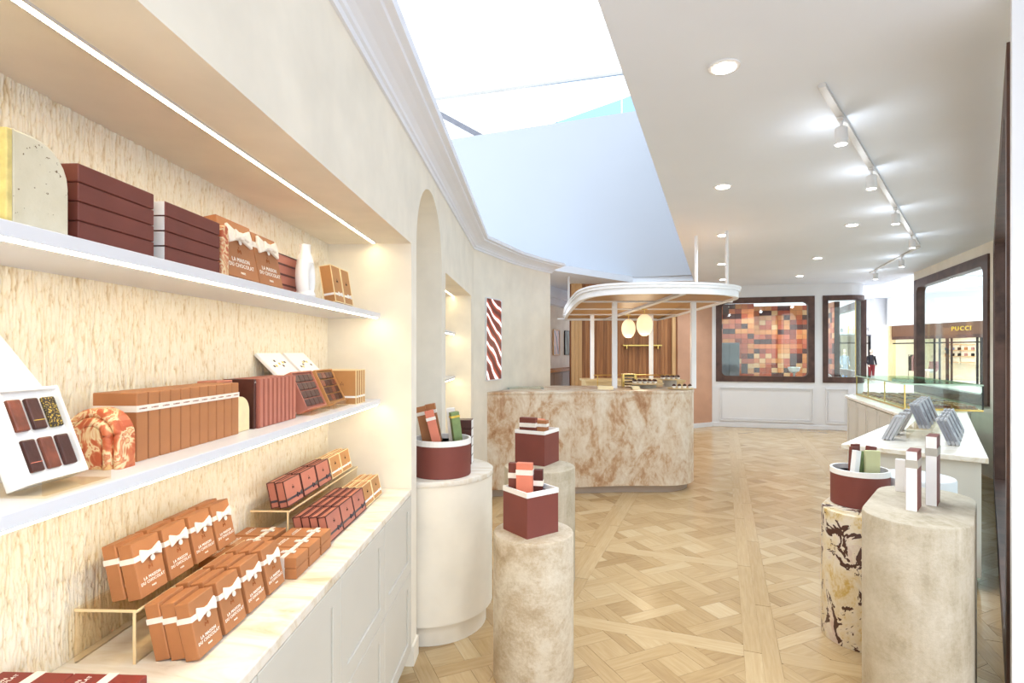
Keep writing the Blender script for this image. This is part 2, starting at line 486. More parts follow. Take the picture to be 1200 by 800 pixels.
for i in range(-4, 10):
    for j in range(-4, 9):
        uc, vc = U0+(i+.5)*PU, V0+(j+.5)*PV
        x, y, _ = hw(uc, vc)
        if y < -.5 or y > 13.2 or x < -2.6 or x > 8.5 or abs(x)/(max(y, .3)+1.2) > 1.5: continue
        hu, hv = (PU-BU)/2, (PV-BV)/2
        def tohall(a, b): return (uc+(a+b)*math.sqrt(.5), vc+(a-b)*math.sqrt(.5))
        def emit(a0, a1, b0, b1, ang):
            poly = [tohall(a0, b0), tohall(a1, b0), tohall(a1, b1), tohall(a0, b1)]
            add_piece(clip(poly, uc-hu, uc+hu, vc-hv, vc+hv), ang)
        for ia in range(-4, 5):
            for ib in range(-4, 5):
                emit(ia*P+SW/2, (ia+1)*P-SW/2, ib*P+SW/2, (ib+1)*P-SW/2, PI/4 if random.random() < .5 else -PI/4)
                if (ia+ib) % 2 == 0: emit(ia*P-SW/2-Q, ia*P+SW/2+Q, ib*P-SW/2, ib*P+SW/2, PI/4)
                else: emit(ia*P-SW/2, ia*P+SW/2, ib*P-SW/2-Q, ib*P+SW/2+Q, -PI/4)
        # bands: two planks along the hall, one across
        for k in range(2):
            v = V0+j*PV-BV/2+k*BV/2
            u = U0+i*PU+(.6 if k else 0)
            t = .42+.3*random.random()
            add_piece([(u, v), (u+PU, v), (u+PU, v+BV/2), (u, v+BV/2)], 0, .0018, t)
        u = U0+i*PU-BU/2; v = V0+j*PV+BV/2
        add_piece([(u, v), (u+BU, v), (u+BU, v+PV-BV), (u, v+PV-BV)], PI/2, .0011, .45+.35*random.random())
# keep pieces inside the shop floor and rank them by the size they show
WALL_N = Vector((.26, .96)).normalized()
def in_shop(c):
    x, y = c
    if (x-4.30)*.261+(y-11.76)*.965 > .1: return False               # beyond the white wall
    if x > 6.3+.386*(y-6.8)+.35: return False                         # beyond the window wall
    if y < 7 and x > .25+.868*y+.2: return False                      # beyond the angled wall
    if x < -1.1: return False
    return True
ranked = []
for p in pieces:
    cx = sum(q[0] for q in p[0])/len(p[0]); cy = sum(q[1] for q in p[0])/len(p[0])
    if not in_shop((cx, cy)): continue
    vis = 0.0
    if cy > .8:
        sx = 600+640*cx/cy; sy = 412+1024/cy
        if 450 < sx < 1190 and sy < 815: vis = area(p[0])/cy**3*(0.05 if (sx < 580) else 1)
    ranked.append((vis, p))
ranked.sort(key=lambda t: -t[0])
def piece_mesh(ps, name):
    vs = []; fs = []; uvs = []; tones = []
    for w, hp, ang, tone in ps:
        o = len(vs); n = len(w); dz = random.uniform(-.0006, .0)
        vs += [(q[0], q[1], dz) for q in w]+[(q[0], q[1], -.012) for q in w]
        top = tuple(range(o+n-1, o-1, -1))
        fl = [top]+[(o+i, o+(i+1) % n, o+n+(i+1) % n, o+n+i) for i in range(n)]
        off = (random.random()*9, random.random()*9); c, s = math.cos(ang), math.sin(ang)
        loc = [(q[0]*c+q[1]*s+off[0], -q[0]*s+q[1]*c+off[1]) for q in hp]
        for f in fl:
            fs.append(f); tones.append(tone); uvs += [loc[(i-o) % n] for i in f]
    me = bpy.data.meshes.new(name); me.from_pydata(vs, [], fs)
    ul = me.uv_layers.new(name='UVMap'); ul.data.foreach_set('uv', [c for u in uvs for c in u])
    at = me.attributes.new('tone', 'FLOAT', 'FACE'); at.data.foreach_set('value', tones)
    me.materials.append(M['oak']); return me
floor_me = MB().prism([(-2.7, -2.0), (2.2, -2.0), (7.2, 6.6), (8.3, 10.6), (8.3, 11.0), (3.0, 15.4), (-2.7, 15.4)], -.1, -.004).mesh('floor', 'oak_joint')
FLOOR = struct('floor', floor_me, 'pale oak panel parquet floor')
for vis, p in ranked[:300]:
    link('plank', piece_mesh([p], 'plank'), FLOOR)
rest = link('parquet_planks', piece_mesh([p for _, p in ranked[300:]], 'parquet_planks'), FLOOR); tag(rest, kind='stuff')

# ------------------------------------------------------------------ left wall with niches
def lprism_x(mb, poly, a0, a1, mi=0): return mb.prism_axis(poly, a0, a1, 'x', mi)
ZTOP = 2.70
arch = [(3.3+.4*math.cos(R(180-k*180/24)), 2.165+.4*math.sin(R(k*180/24))) for k in range(25)]
outline = [(-.8, 2.15), (2.78, 2.15), (2.78, 0), (2.9, 0)]+arch+[(3.7, 0), (3.86, 0), (3.86, 2.16), (5.45, 2.16), (5.45, 0), (5.67, 0), (5.67, ZTOP+.06), (-.8, ZTOP+.06)]
LWALL = struct('wall_left', lprism_x(MB(), outline, -.435, 0).mesh('wall_left', 'cream'), 'cream plaster shop wall with shelf niches and an arch', lw(0, 0), (0, 0, RL))
def relief_mesh():
    import numpy as np
    y0, y1, z0, z1 = .15, 2.79, .86, 2.16; ny, nz = 1800, 320
    rs = np.random.RandomState(3)
    fy = np.fft.fftfreq(ny, (y1-y0)/ny)[:, None]; fz_ = np.fft.fftfreq(nz, (z1-z0)/nz)[None, :]
    def g(sy, sz):
        n = np.fft.ifft2(np.fft.fft2(rs.randn(ny, nz))*np.exp(-2*PI**2*((fy*sy)**2+(fz_*sz)**2))).real
        return n/n.std()
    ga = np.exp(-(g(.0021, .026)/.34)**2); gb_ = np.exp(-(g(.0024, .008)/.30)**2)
    grv_shade = np.clip(.75*ga+.5*gb_, 0, 1)
    hgt = .004-.0036*ga-.0024*gb_+.0013*g(.005, .05)
    yy = np.linspace(y0, y1, ny); zz = np.linspace(z0, z1, nz)
    co = np.zeros((ny, nz, 3)); co[..., 0] = -.4335+np.clip(hgt, -.008, .0085); co[..., 1] = yy[:, None]; co[..., 2] = zz[None, :]
    idx = np.arange(ny*nz).reshape(ny, nz)
    q = np.stack([idx[:-1, :-1], idx[1:, :-1], idx[1:, 1:], idx[:-1, 1:]], -1).reshape(-1, 4)
    me = bpy.data.meshes.new('relief_panel')
    me.vertices.add(ny*nz); me.vertices.foreach_set('co', co.reshape(-1).astype('f'))
    me.loops.add(q.size); me.loops.foreach_set('vertex_index', q.reshape(-1).astype('i'))
    me.polygons.add(len(q)); me.polygons.foreach_set('loop_start', np.arange(0, q.size, 4).astype('i'))
    me.polygons.foreach_set('use_smooth', np.ones(len(q), dtype=bool))
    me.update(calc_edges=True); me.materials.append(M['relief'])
    at = me.attributes.new('groove_shade', 'FLOAT', 'POINT'); at.data.foreach_set('value', grv_shade.reshape(-1).astype('f')); return me
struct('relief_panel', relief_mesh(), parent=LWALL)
struct('niche_back', MB().box(-.50, -.436, -.8, 2.9, 0, .85).box(-.50, -.434, -.8, .16, .85, 2.2).box(-.50, -.30, 2.9, 3.7, 0, 2.6).box(-.50, -.436, 3.7, 5.67, 0, 2.2).mesh('niche_back', 'cream'), parent=LWALL)
struct('skirting', MB().box(0, .012, 2.78, 2.9, 0, .1).box(0, .012, 3.7, 3.86, 0, .1).mesh('skirting', 'cream'), parent=LWALL)
# bend of the wall beyond the second niche
pb = [lw(0, 5.67)[:2], (0.0, 6.62), (.26, 7.06), (.52, 7.42)]
def offset_path(path, d):                   # offset to the right-hand side of travel by d
    out = []
    for i, p in enumerate(path):
        a = Vector(path[max(i-1, 0)]); b = Vector(p); c = Vector(path[min(i+1, len(path)-1)])
        d1 = (b-a).normalized() if i > 0 else (c-b).normalized(); d2 = (c-b).normalized() if i < len(path)-1 else d1
        n1 = Vector((d1.y, -d1.x)); n2 = Vector((d2.y, -d2.x)); m = (n1+n2).normalized()
        k = d/max(.3, m.dot(n1)); out.append((b.x+m.x*k, b.y+m.y*k))
    return out
back = offset_path(pb, -.2)
struct('wall_left', MB().prism(pb+back[::-1], 0, ZTOP+.06).mesh('wall_bend', 'cream'), 'cream plaster wall bending toward the marble bar')
# cornice swept along the wall
path = [lw(0, -.8)[:2], lw(0, 5.67)[:2], (0.0, 6.62), (.26, 7.06), (.53, 7.44)]
tail = Vector((.53, 7.44)); path_c = path+[(.40, 7.56), (.1, 7.7)]
prof = [(-.05, 2.665), (.012, 2.665), (.016, 2.685), (.026, 2.69), (.03, 2.705), (.05, 2.722), (.085, 2.738), (.118, 2.748), (.122, 2.762), (.15, 2.768), (.155, 2.80), (-.05, 2.80)]
vs = []; fs = []; npf = len(prof)
offs = [offset_path(path_c, d) for d, _ in prof]
for i in range(len(path_c)):
    for k, (d, z) in enumerate(prof): vs.append((offs[k][i][0], offs[k][i][1], z))
for i in range(len(path_c)-1):
    for k in range(npf):
        a = i*npf+k; b = i*npf+(k+1) % npf; fs.append((a, b, b+npf, a+npf))
fs += [tuple(range(npf)), tuple(range((len(path_c)-1)*npf, len(path_c)*npf))[::-1]]
struct('trim_1', MB().raw(vs, fs).mesh('cornice', 'cornice'), 'moulded plaster cornice along the cream wall')

# ------------------------------------------------------------------ ceiling, skylight shaft
def edge(y): return (.34+.377*(y-2.175), y)
ceil_poly = [edge(-1.4), (3.3, -1.4), (3.3, 3.3), (6.2, 6.75), (7.15, 9.4), (7.7, 11.4), (4.6, 15), (-2.6, 15), (-2.6, 8.6), (-.1, 8.6), (.74, 9.43), (2.45, 11.06), (3.58, 10.76)]
struct('ceiling', MB().prism(ceil_poly, 3.0, 3.12).mesh('ceiling', 'ceil'), 'white painted shop ceiling')
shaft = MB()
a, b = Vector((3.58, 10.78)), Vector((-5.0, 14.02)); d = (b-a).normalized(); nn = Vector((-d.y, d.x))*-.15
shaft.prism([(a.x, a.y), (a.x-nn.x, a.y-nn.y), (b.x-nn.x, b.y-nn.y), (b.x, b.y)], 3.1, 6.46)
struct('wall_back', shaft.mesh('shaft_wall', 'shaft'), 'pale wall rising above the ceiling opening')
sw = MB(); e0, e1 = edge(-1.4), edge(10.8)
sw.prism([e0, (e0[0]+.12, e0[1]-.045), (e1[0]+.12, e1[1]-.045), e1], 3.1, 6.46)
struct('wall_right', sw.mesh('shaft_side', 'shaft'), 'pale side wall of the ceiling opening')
sky = thing('skylight_frame', 'glazed skylight frame above the ceiling opening', None, (0, 0, 0)); sky['kind'] = 'structure'  # roof skylight over the ceiling opening, not a wall window
def bar(mb, p, q, w, h):
    p, q = Vector(p), Vector(q); d = (q-p); L = d.length; d.normalize()
    u = d.cross(Vector((0, 0, 1))); u = u.normalized() if u.length > .01 else Vector((1, 0, 0)); v = u.cross(d)
    vs = [o+u*(sx*w/2)+v*(sz*h/2) for o in (p, q) for sx, sz in ((-1, -1), (1, -1), (1, 1), (-1, 1))]
    mb.raw(vs, [(0, 1, 2, 3), (7, 6, 5, 4), (0, 4, 5, 1), (1, 5, 6, 2), (2, 6, 7, 3), (3, 7, 4, 0)])
g1 = MB(); bar(g1, (-3.0, 12.6, 7.25), (4.2, 10.0, 7.0), .05, .05)
link('glazing_beam', g1.mesh('glazing_beam', 'steel'), sky)
g2 = MB(); bar(g2, (-4.4, 14.6, 9.3), (-.2, 13.2, 6.5), .10, .12); link('rafter', g2.mesh('rafter', 'greydark'), sky)
for q in ((-.7, 13.0), (1.0, 12.3), (2.35, 11.75)):
    g3 = MB(); bar(g3, (q[0], q[1], 6.4), (q[0], q[1], 7.6), .022, .022); link('mullion', g3.mesh('mullion', 'track'), sky)
for (x0, y0, zt0), (x1, y1, zt1) in [((.40, 12.47, 6.62), (2.35, 11.75, 7.03)), ((2.37, 11.74, 7.03), (4.2, 11.05, 7.5))]:
    vsx = [(x0, y0, 6.3), (x1, y1, 6.3), (x1, y1, zt1), (x0, y0, zt0)]
    link('balustrade_pane', MB().raw(vsx+[(p[0]+.008, p[1]+.02, p[2]) for p in vsx], [(0, 1, 2, 3), (7, 6, 5, 4), (0, 4, 5, 1), (1, 5, 6, 2), (2, 6, 7, 3), (3, 7, 4, 0)]).mesh('balustrade_pane', 'blueglass'), sky)

# ------------------------------------------------------------------ back wall, corridor, kitchen wall
bd = Vector((.965, -.261)); bn = Vector((.261, .965))
def bw(t, o=0): return (4.30+bd.x*t+bn.x*o, 11.76+bd.y*t+bn.y*o)
RB = math.atan2(bd.y, bd.x)
# back wall local frame: x along, y into the far side, z up
bwall = MB()
LB = 2.62
bwall.box(-.02, LB, 0, .12, 0, .965)
bwall.box(-.02, LB, 0, .12, 2.75, 3.0)
bwall.box(-.02, .085, 0, .12, .965, 2.75).box(1.995, 2.145, 0, .12, .965, 2.75)
BACK = struct('wall_back', bwall.mesh('wall_back', 'white'), 'white panelled wall below the dark framed shop windows', (*bw(0), 0), (0, 0, RB))
for x0, x1 in ((.16, 1.98), (2.2, 2.62)):
    fr = MB(); ring_frame(fr, x1-x0, .72, .022, .002, -.024, 0, 0, 2)
    fr2 = MB(); ring_frame(fr2, x1-x0-.09, .63, .014, .002, -.014, 0, 0, 2)
    struct('panel_moulding', fr.mesh('panel_moulding', 'white'), parent=BACK, loc=(x0, 0, .13))
    struct('panel_moulding', fr2.mesh('panel_moulding', 'white'), parent=BACK, loc=(x0+.045, 0, .175))
struct('baseboard_back', MB().box(-.02, LB, -.02, 0, 0, .085).mesh('baseboard_back', 'white', .004), 'white skirting of the panelled wall', (*bw(0), 0), (0, 0, RB))
# curved corner of that wall
def arc_shell(mb, cx, cy, r0, r1, a0, a1, z0, z1, n=10, mi=0):
    pts = [(cx+r1*math.cos(a0+(a1-a0)*k/n), cy+r1*math.sin(a0+(a1-a0)*k/n)) for k in range(n+1)]
    pts2 = [(cx+r0*math.cos(a0+(a1-a0)*k/n), cy+r0*math.sin(a0+(a1-a0)*k/n)) for k in range(n+1)]
    for k in range(n): mb.prism([pts[k], pts[k+1], pts2[k+1], pts2[k]], z0, z1, mi)
RC = .36
crn = MB(); arc_shell(crn, LB, RC, RC-.1, RC, -PI/2, 0, 0, .965); arc_shell(crn, LB, RC, RC-.1, RC, -PI/2, 0, 2.75, 3.0)
struct('curved_corner', crn.mesh('curved_corner', 'white', smooth=True), parent=BACK)
# window 1 in the back wall
win1 = struct('window_1', (lambda mb: (ring_frame(mb, 1.91, 1.785, .12, .1, -.02, .10), mb)[1])(MB()).mesh('window_frame', 'walnut'), 'wide dark framed window onto the mosaic wall', (*bw(.085), .965), (0, 0, RB))
link('pane', MB().box(.1, 1.81, .04, .05, .1, 1.69).mesh('pane', 'glass'), win1)
# window 2: flat part then curved
w2 = MB()
w2.box(0, .10, -.02, .10, 0, 1.785)
w2.box(.1, .475, -.02, .1, 0, .12); w2.box(.1, .475, -.02, .1, 1.685, 1.785)
arc_shell(w2, .475, RC, RC-.1, RC+.02, -PI/2, 0, 0, .12); arc_shell(w2, .475, RC, RC-.1, RC+.02, -PI/2, 0, 1.685, 1.785)
w2.box(.475+RC-.1, .475+RC+.02, RC, RC+.10, 0, 1.785)
win2 = struct('window_2', w2.mesh('window_frame', 'walnut', smooth=True), 'dark framed curved corner window', (*bw(2.145), .965), (0, 0, RB))
g = MB(); g.box(.1, .475, .04, .05, .12, 1.685); arc_shell(g, .475, RC, RC-.05, RC-.04, -PI/2, 0, .12, 1.685)
link('pane', g.mesh('pane', 'glass'), win2)
link('corner_trim', MB().lathe([(.012, .1), (.012, 1.7)], 10, (.475+RC-.12, RC+.02)).mesh('corner_trim', 'brass'), win2)

# pink wall beside the kitchen, wood wall, corridor
pk = [(3.42, 11.28), (4.30, 11.74), (4.24, 11.86), (3.36, 11.40)]
struct('wall_back', MB().prism(pk, 0, 3.0).mesh('wall_pink', 'pink'), 'pink plaster wall between wood panelling and white wall')
struct('baseboard_back', MB().prism([(3.42, 11.25), (4.30, 11.71), (4.30, 11.74), (3.42, 11.28)], 0, .09).mesh('baseboard_pink', 'white'), 'white skirting under the pink wall')
WOOD = struct('wall_back', MB().box(1.2, 3.42, 11.30, 11.42, 0, 3.0).mesh('wall_wood', 'slat_dark'), 'vertical oak panelling behind the kitchen')
x = 1.22; k = 0
while x < 3.36:
    w = .074
    mt = ('slat_pale' if (x < 1.42 or x > 3.26) else ('slat' if k % 3 else 'slat_dark'))
    dp = .07 if (x < 1.42 or x > 3.26) else random.uniform(.018, .026)
    link('plank', MB().box(x+.002, x+w-.002, 11.30-dp, 11.30, 0, 3.0).mesh('plank', mt), WOOD); x += w; k += 1
cw0, cw1 = Vector((.66, 11.55)), Vector((2.1, 15.0))
cdir = (cw1-cw0).normalized(); cn = Vector((-cdir.y, cdir.x))
def cwp(t, o=0): return (cw0.x+cdir.x*t-cn.x*o, cw0.y+cdir.y*t-cn.y*o)
RCW = math.atan2(cdir.y, cdir.x)
cor = MB().prism([cwp(-2.2), cwp(4), (cwp(4)[0]+cn.x*.12, cwp(4)[1]+cn.y*.12), (cwp(-2.2)[0]+cn.x*.12, cwp(-2.2)[1]+cn.y*.12)], 0, 3.0)
struct('wall_left', cor.mesh('wall_corridor', 'cream'), 'cream corridor wall hung with small posters')
struct('trim_2', MB().prism([cwp(-2.2, .14), cwp(-2.2), cwp(4), cwp(4, .14)], 2.62, 3.0).prism([cwp(-2.2, .2), cwp(-2.2), cwp(4), cwp(4, .2)], 2.76, 2.86).mesh('trim_2', 'ceil'), 'stepped ceiling trim over the corridor wall')
cab = thing('sideboard', 'taupe low sideboard with wooden top along the corridor wall', 'sideboard', (*cwp(0), 0), (0, 0, RCW))
link('body', MB().box(-1.2, 3.3, -.43, -.01, .05, 1.19).mesh('body', 'taupe', .004), cab)
link('top', MB().box(-1.22, 3.3, -.46, 0, 1.19, 1.23).mesh('top', 'slat', .004), cab)
for k in range(8): link('door', MB().box(-1.18+.55*k, -.65+.55*k, -.45, -.43, .08, 1.17).mesh('door', 'taupe', .004), cab)
for k, (t, mt, lb) in enumerate([(.62, 'poster_a', 'framed pale rose poster, first on the corridor wall'), (1.48, 'poster_b', 'framed dark poster, second on the corridor wall'), (2.35, 'poster_b', 'framed dark poster beside the oak panelling, third on the corridor wall')]):
    pf = thing('framed_poster', lb, 'poster', (*cwp(t, 0), 1.52), (0, 0, RCW), 'posters on the corridor wall')
    mb = MB(); ring_frame(mb, .46, .58, .02, .001, -.03, -.002, 0, 1)
    link('frame', mb.mesh('frame', 'slat_pale' if mt == 'poster_a' else 'black'), pf)
    link('print', MB().box(.02, .44, -.02, -.004, .02, .56).mesh('print', mt), pf)

# ------------------------------------------------------------------ right window wall and angled wall
h = Vector((math.sin(HA), math.cos(HA)))
rw0 = Vector((6.02, 6.80)); RR = math.atan2(h.y, h.x)       # local x along hall axis, y to the left (into the shop)
rwl = MB().box(0, 3.12, -.14, 0, 0, .90).box(0, 3.12, -.14, 0, 2.85, 3.0).box(0, .15, -.14, 0, .9, 2.85).box(3.03, 3.12, -.14, 0, .9, 2.85)
struct('wall_right', rwl.mesh('wall_right', 'cream'), 'cream wall around the large shop window on the right', (rw0.x, rw0.y, 0), (0, 0, RR))
win3 = struct('window_3', (lambda mb: (ring_frame(mb, 2.88, 1.95, .135, .12, -.10, .025), mb)[1])(MB()).mesh('window_frame', 'walnut'), 'tall dark walnut framed shop window facing the mall', (rw0.x+h.x*.15, rw0.y+h.y*.15, .90), (0, 0, RR))
link('pane', MB().box(.12, 2.76, -.05, -.04, .12, 1.83).mesh('pane', 'glass'), win3)
an0, an1 = Vector((6.02, 6.80)), Vector((2.02, 2.19)); ad = (an1-an0); LA = ad.length; ad.normalize(); RA = math.atan2(ad.y, ad.x)
# local x from the far corner toward the camera, +y is outside the shop (left of travel is +y)
aw = MB().box(0, LA, 0, .14, 2.9, 3.0).box(0, LA, 0, .14, 0, .1).box(0, .30, 0, .14, .1, 2.9).box(LA-.12, LA, 0, .14, .1, 2.9)
struct('wall_right', aw.mesh('wall_angled', 'cream'), 'narrow cream wall strip around the angled shop window', (an0.x, an0.y, 0), (0, 0, RA))
win4 = struct('window_4', (lambda mb: (ring_frame(mb, LA-.42, 2.8, .16, .35, -.025, .12), mb)[1])(MB()).mesh('window_frame', 'walnut'), 'walnut framed window seen edge on at the right', (an0.x+ad.x*.3, an0.y+ad.y*.3, .1), (0, 0, RA))
link('mullion', MB().box(1.0, 1.1, -.02, .1, .16, 2.64).mesh('mullion', 'walnut'), win4)
link('pane', MB().box(.1, LA-.52, .05, .06, .12, 2.68).mesh('pane', 'glass'), win4)
struct('trim_3', MB().prism([(1.945, 2.125), (2.30, 2.07), (2.32, 2.12), (1.975, 2.165)], 0, 3.0).mesh('trim_3', 'white'), 'white pier at the right edge')
# ------------------------------------------------------------------ mosaic room behind the windows
PAL = [(206, 112, 74), (222, 132, 86), (196, 96, 70), (230, 158, 104), (214, 120, 96), (92, 58, 60), (80, 52, 56), (150, 72, 58), (236, 190, 140), (226, 148, 92), (188, 88, 62), (204, 104, 78)]
tile_me = MB().box(-.066, .066, -.014, 0, -.056, .056).mesh('tile', 'tile', .003, seg=1)
def mosaic(o0, t0, cols, rows, name_lbl, z0=.75, along=True, pw=.135, ph=.115):
    L = cols*pw
    if along: w = struct('wall_back', MB().box(0, L, 0, .1, 0, z0+rows*ph).mesh('wall_mosaic', 'walnut'), name_lbl, (*bw(t0, o0), 0), (0, 0, RB))
    else: w = struct('wall_back', MB().box(0, L, 0, .1, 0, z0+rows*ph).mesh('wall_mosaic', 'walnut'), name_lbl, (*bw(t0, o0+L), 0), (0, 0, RB-R(90)))
    prev = None
    for j in range(rows):
        for i in range(cols):
            c = random.choice(PAL) if random.random() < .8 or prev is None else prev
            prev = c
            t = link('tile', tile_me, w, ((i+.5)*pw, -random.uniform(0, .004), z0+(j+.5)*ph)); t.color = (*lin(c), 1)
mosaic(1.1, .2, 6, 17, 'mosaic wall of terracotta and brown tiles, left panel')
mosaic(1.9, 1.12, 9, 17, 'mosaic wall of terracotta and brown tiles, right panel')
mosaic(1.0, 2.64, 4, 17, 'mosaic tile return wall behind the curved window', along=False)
gc = thing('cabinet', 'grey cabinet in front of the mosaic wall behind the wide window', 'cabinet', (*bw(.2, .55), 0), (0, 0, RB))
link('body', MB().box(0, .43, 0, .35, .04, 1.80).mesh('body', 'greydark', .01), gc)
for k in range(2): link('door', MB().box(.01+.21*k, .205+.21*k, -.015, 0, .08, 1.77).mesh('door', 'greydark', .005), gc)
bwl = thing('display_bowl', 'white bowl on a slim stand behind the wide window', 'bowl', (*bw(1.72, .5), 0))
link('stand', MB().lathe([(.12, 0), (.12, .02), (.02, .04), (.02, 1.14), (.06, 1.16)], 20).mesh('stand', 'steel', smooth=True), bwl)
link('bowl', MB().lathe([(.05, 1.16), (.10, 1.18), (.125, 1.26), (.12, 1.27), (.09, 1.20), (.03, 1.19)], 24).mesh('bowl', 'ceramic', smooth=True), bwl)
orn = thing('ring_ornament', 'white ring ornament on a stand behind the curved corner window', 'ornament', (*bw(2.36, .5), 0), (0, 0, RB))
link('stand', MB().lathe([(.1, 0), (.1, .9), (.09, .92)], 20).mesh('stand', 'white', smooth=True), orn)
rg = MB()
for rr in (.05, .09): rg.tube([(rr*math.cos(2*PI*k/20), 0, 1.03+rr*math.sin(2*PI*k/20)) for k in range(21)], .014, 8)
link('rings', rg.mesh('rings', 'ceramic', smooth=True), orn)
wn5 = struct('window_5', (lambda mb: (ring_frame(mb, 3.81, 1.85, .16, .03, -.06, .06), mb)[1])(MB()).mesh('window_frame', 'walnut'), 'dark framed mall window seen through the curved corner window', (8.24, 12.8, .97), (0, 0, RR))
link('pane', MB().box(.14, 3.67, -.01, .0, .14, 1.71).mesh('pane', 'glass'), wn5)

# ------------------------------------------------------------------ the mall beyond
struct('floor', MB().prism([(2.2, -2), (34, -2), (34, 40), (4, 40), (4.6, 15.3), (8.35, 11.0), (8.35, 10.6), (7.25, 6.6)], -.1, -.003).mesh('floor_mall', 'mall_floor'), 'white polished mall floor beyond the shop')
struct('ceiling', MB().prism([(7.75, 11.4), (7.2, 9.4), (6.3, 6.6), (3.4, 3.2), (3.4, -2), (34, -2), (34, 40), (4, 40), (4.6, 15.1)], 4.6, 4.7).mesh('ceiling_mall', 'ceil'), 'white mall ceiling')
for k, (mx, my) in enumerate([(12, 14), (15, 18), (18, 22), (14, 24), (18, 27)]):
    lp = thing('ceiling_panel_light', f'square luminous panel in the mall ceiling, {["nearest", "second nearest", "third nearest", "second farthest", "farthest"][k]} from the shop', 'ceiling light', (mx, my, 4.6), (0, 0, 0), 'mall ceiling panel lights')
    link('diffuser', MB().box(-.5, .5, -.5, .5, -.03, -.01).mesh('diffuser', 'mallglow'), lp)
    mb = MB(); ring = [(-.56, -.56), (.56, .56)]
    mb.box(-.56, .56, -.56, -.5, -.05, 0).box(-.56, .56, .5, .56, -.05, 0).box(-.56, -.5, -.5, .5, -.05, 0).box(.5, .56, -.5, .5, -.05, 0)
    link('frame', mb.mesh('frame', 'track'), lp)

# far boutique with gold lettering: local x toward the camera, y out of the shop into the mall (-X)
fd = Vector((.1224, -1)).normalized(); RF = math.atan2(fd.y, fd.x)
fo = Vector((20.85, 30.0))
bt = thing('shopfront', 'boutique front with bronze fascia and gold letters across the mall', 'shop front', (fo.x, fo.y, 0), (0, 0, RF))
def fx(px):
    k = (px-600)/640; return (30.0-24.52/(k+.1224))*1.0075
link('fascia', MB().box(0, 9, 0, .25, 2.42, 3.02).mesh('fascia', 'bronze_fascia'), bt)
link('header', MB().box(0, 9, .02, .2, 2.26, 2.42).mesh('header', 'walnut'), bt)
link('jamb', MB().box(-.12, 0, -.12, .25, 0, 3.02).mesh('jamb', 'backcounter'), bt)
tm = text_mesh('PUCCI', .30, 'gold', .02, 1.25)
link('lettering', tm, bt, ((fx(1114)+fx(1140))/2, -.02, 2.70))
for px_, w in ((1093, .05), (1099, .05), (1108, .11), (1113, .05), (1143, .06), (1148, .10), (1154, .05)):
    link('post', MB().box(fx(px_)-w/2, fx(px_)+w/2, .06, .14, 0, 2.26).mesh('post', 'black'), bt)
link('transom', MB().box(0, 9, .07, .13, 2.02, 2.08).mesh('transom', 'black'), bt)
link('glazing', MB().box(0, fx(1093), .09, .1, .1, 2.26).mesh('glazing', 'glass'), bt)
link('plinth', MB().box(0, fx(1093), 0, .9, 0, .12).mesh('plinth', 'white'), bt)
bi = MB(); bi.box(-2.2, 9, 4.4, 4.5, 0, 3.4).box(-2.2, -2.1, .25, 4.4, 0, 3.4).box(-2.2, 9, .25, 4.5, 3.0, 3.1).box(-2.2, 9, .3, 4.4, -.002, .004)
link('interior', bi.mesh('interior', 'shop_warm'), bt)
for k in range(2):
    sx = -.78+k*.95
    sh = MB(); sh.box(sx, sx+.86, 4.1, 4.4, .9, 2.25)
    link('shelf_unit', sh.mesh('shelf_unit', 'shop_warm'), bt)
    for q in range(4): link('shelf', MB().box(sx+.03, sx+.83, 3.98, 4.1, 1.0+.33*q, 1.03+.33*q).mesh('shelf', 'slat_pale'), bt)
area_light('boutique_lamp', (23.0, 27.5, 2.95), (0, 0, 0), 2.5, 5, 150, (1, .99, .97))
ORD_ = ['first', 'second', 'third', 'fourth', 'fifth']
for k in range(10):
    hb = ORD_[k % 5]; g = tag(link('handbag', MB().box(-.07, .07, -.05, .05, 0, .16).mesh('handbag', random.choice(['cloth_rose', 'tan', 'black', 'cloth_blue']), .02)), f'small bag, {hb} from left on the {["lower", "upper"][k//5]} boutique shelf across the mall', 'bag', 'bags on the boutique shelves')
    lx_ = -.66+(k % 5)*.39; z = 1.03+.33*(k//5+1)
    p = fo+fd*lx_+Vector((-fd.y, fd.x))*4.04; g.location = (p.x, p.y, z); g.rotation_euler = (0, 0, RF)

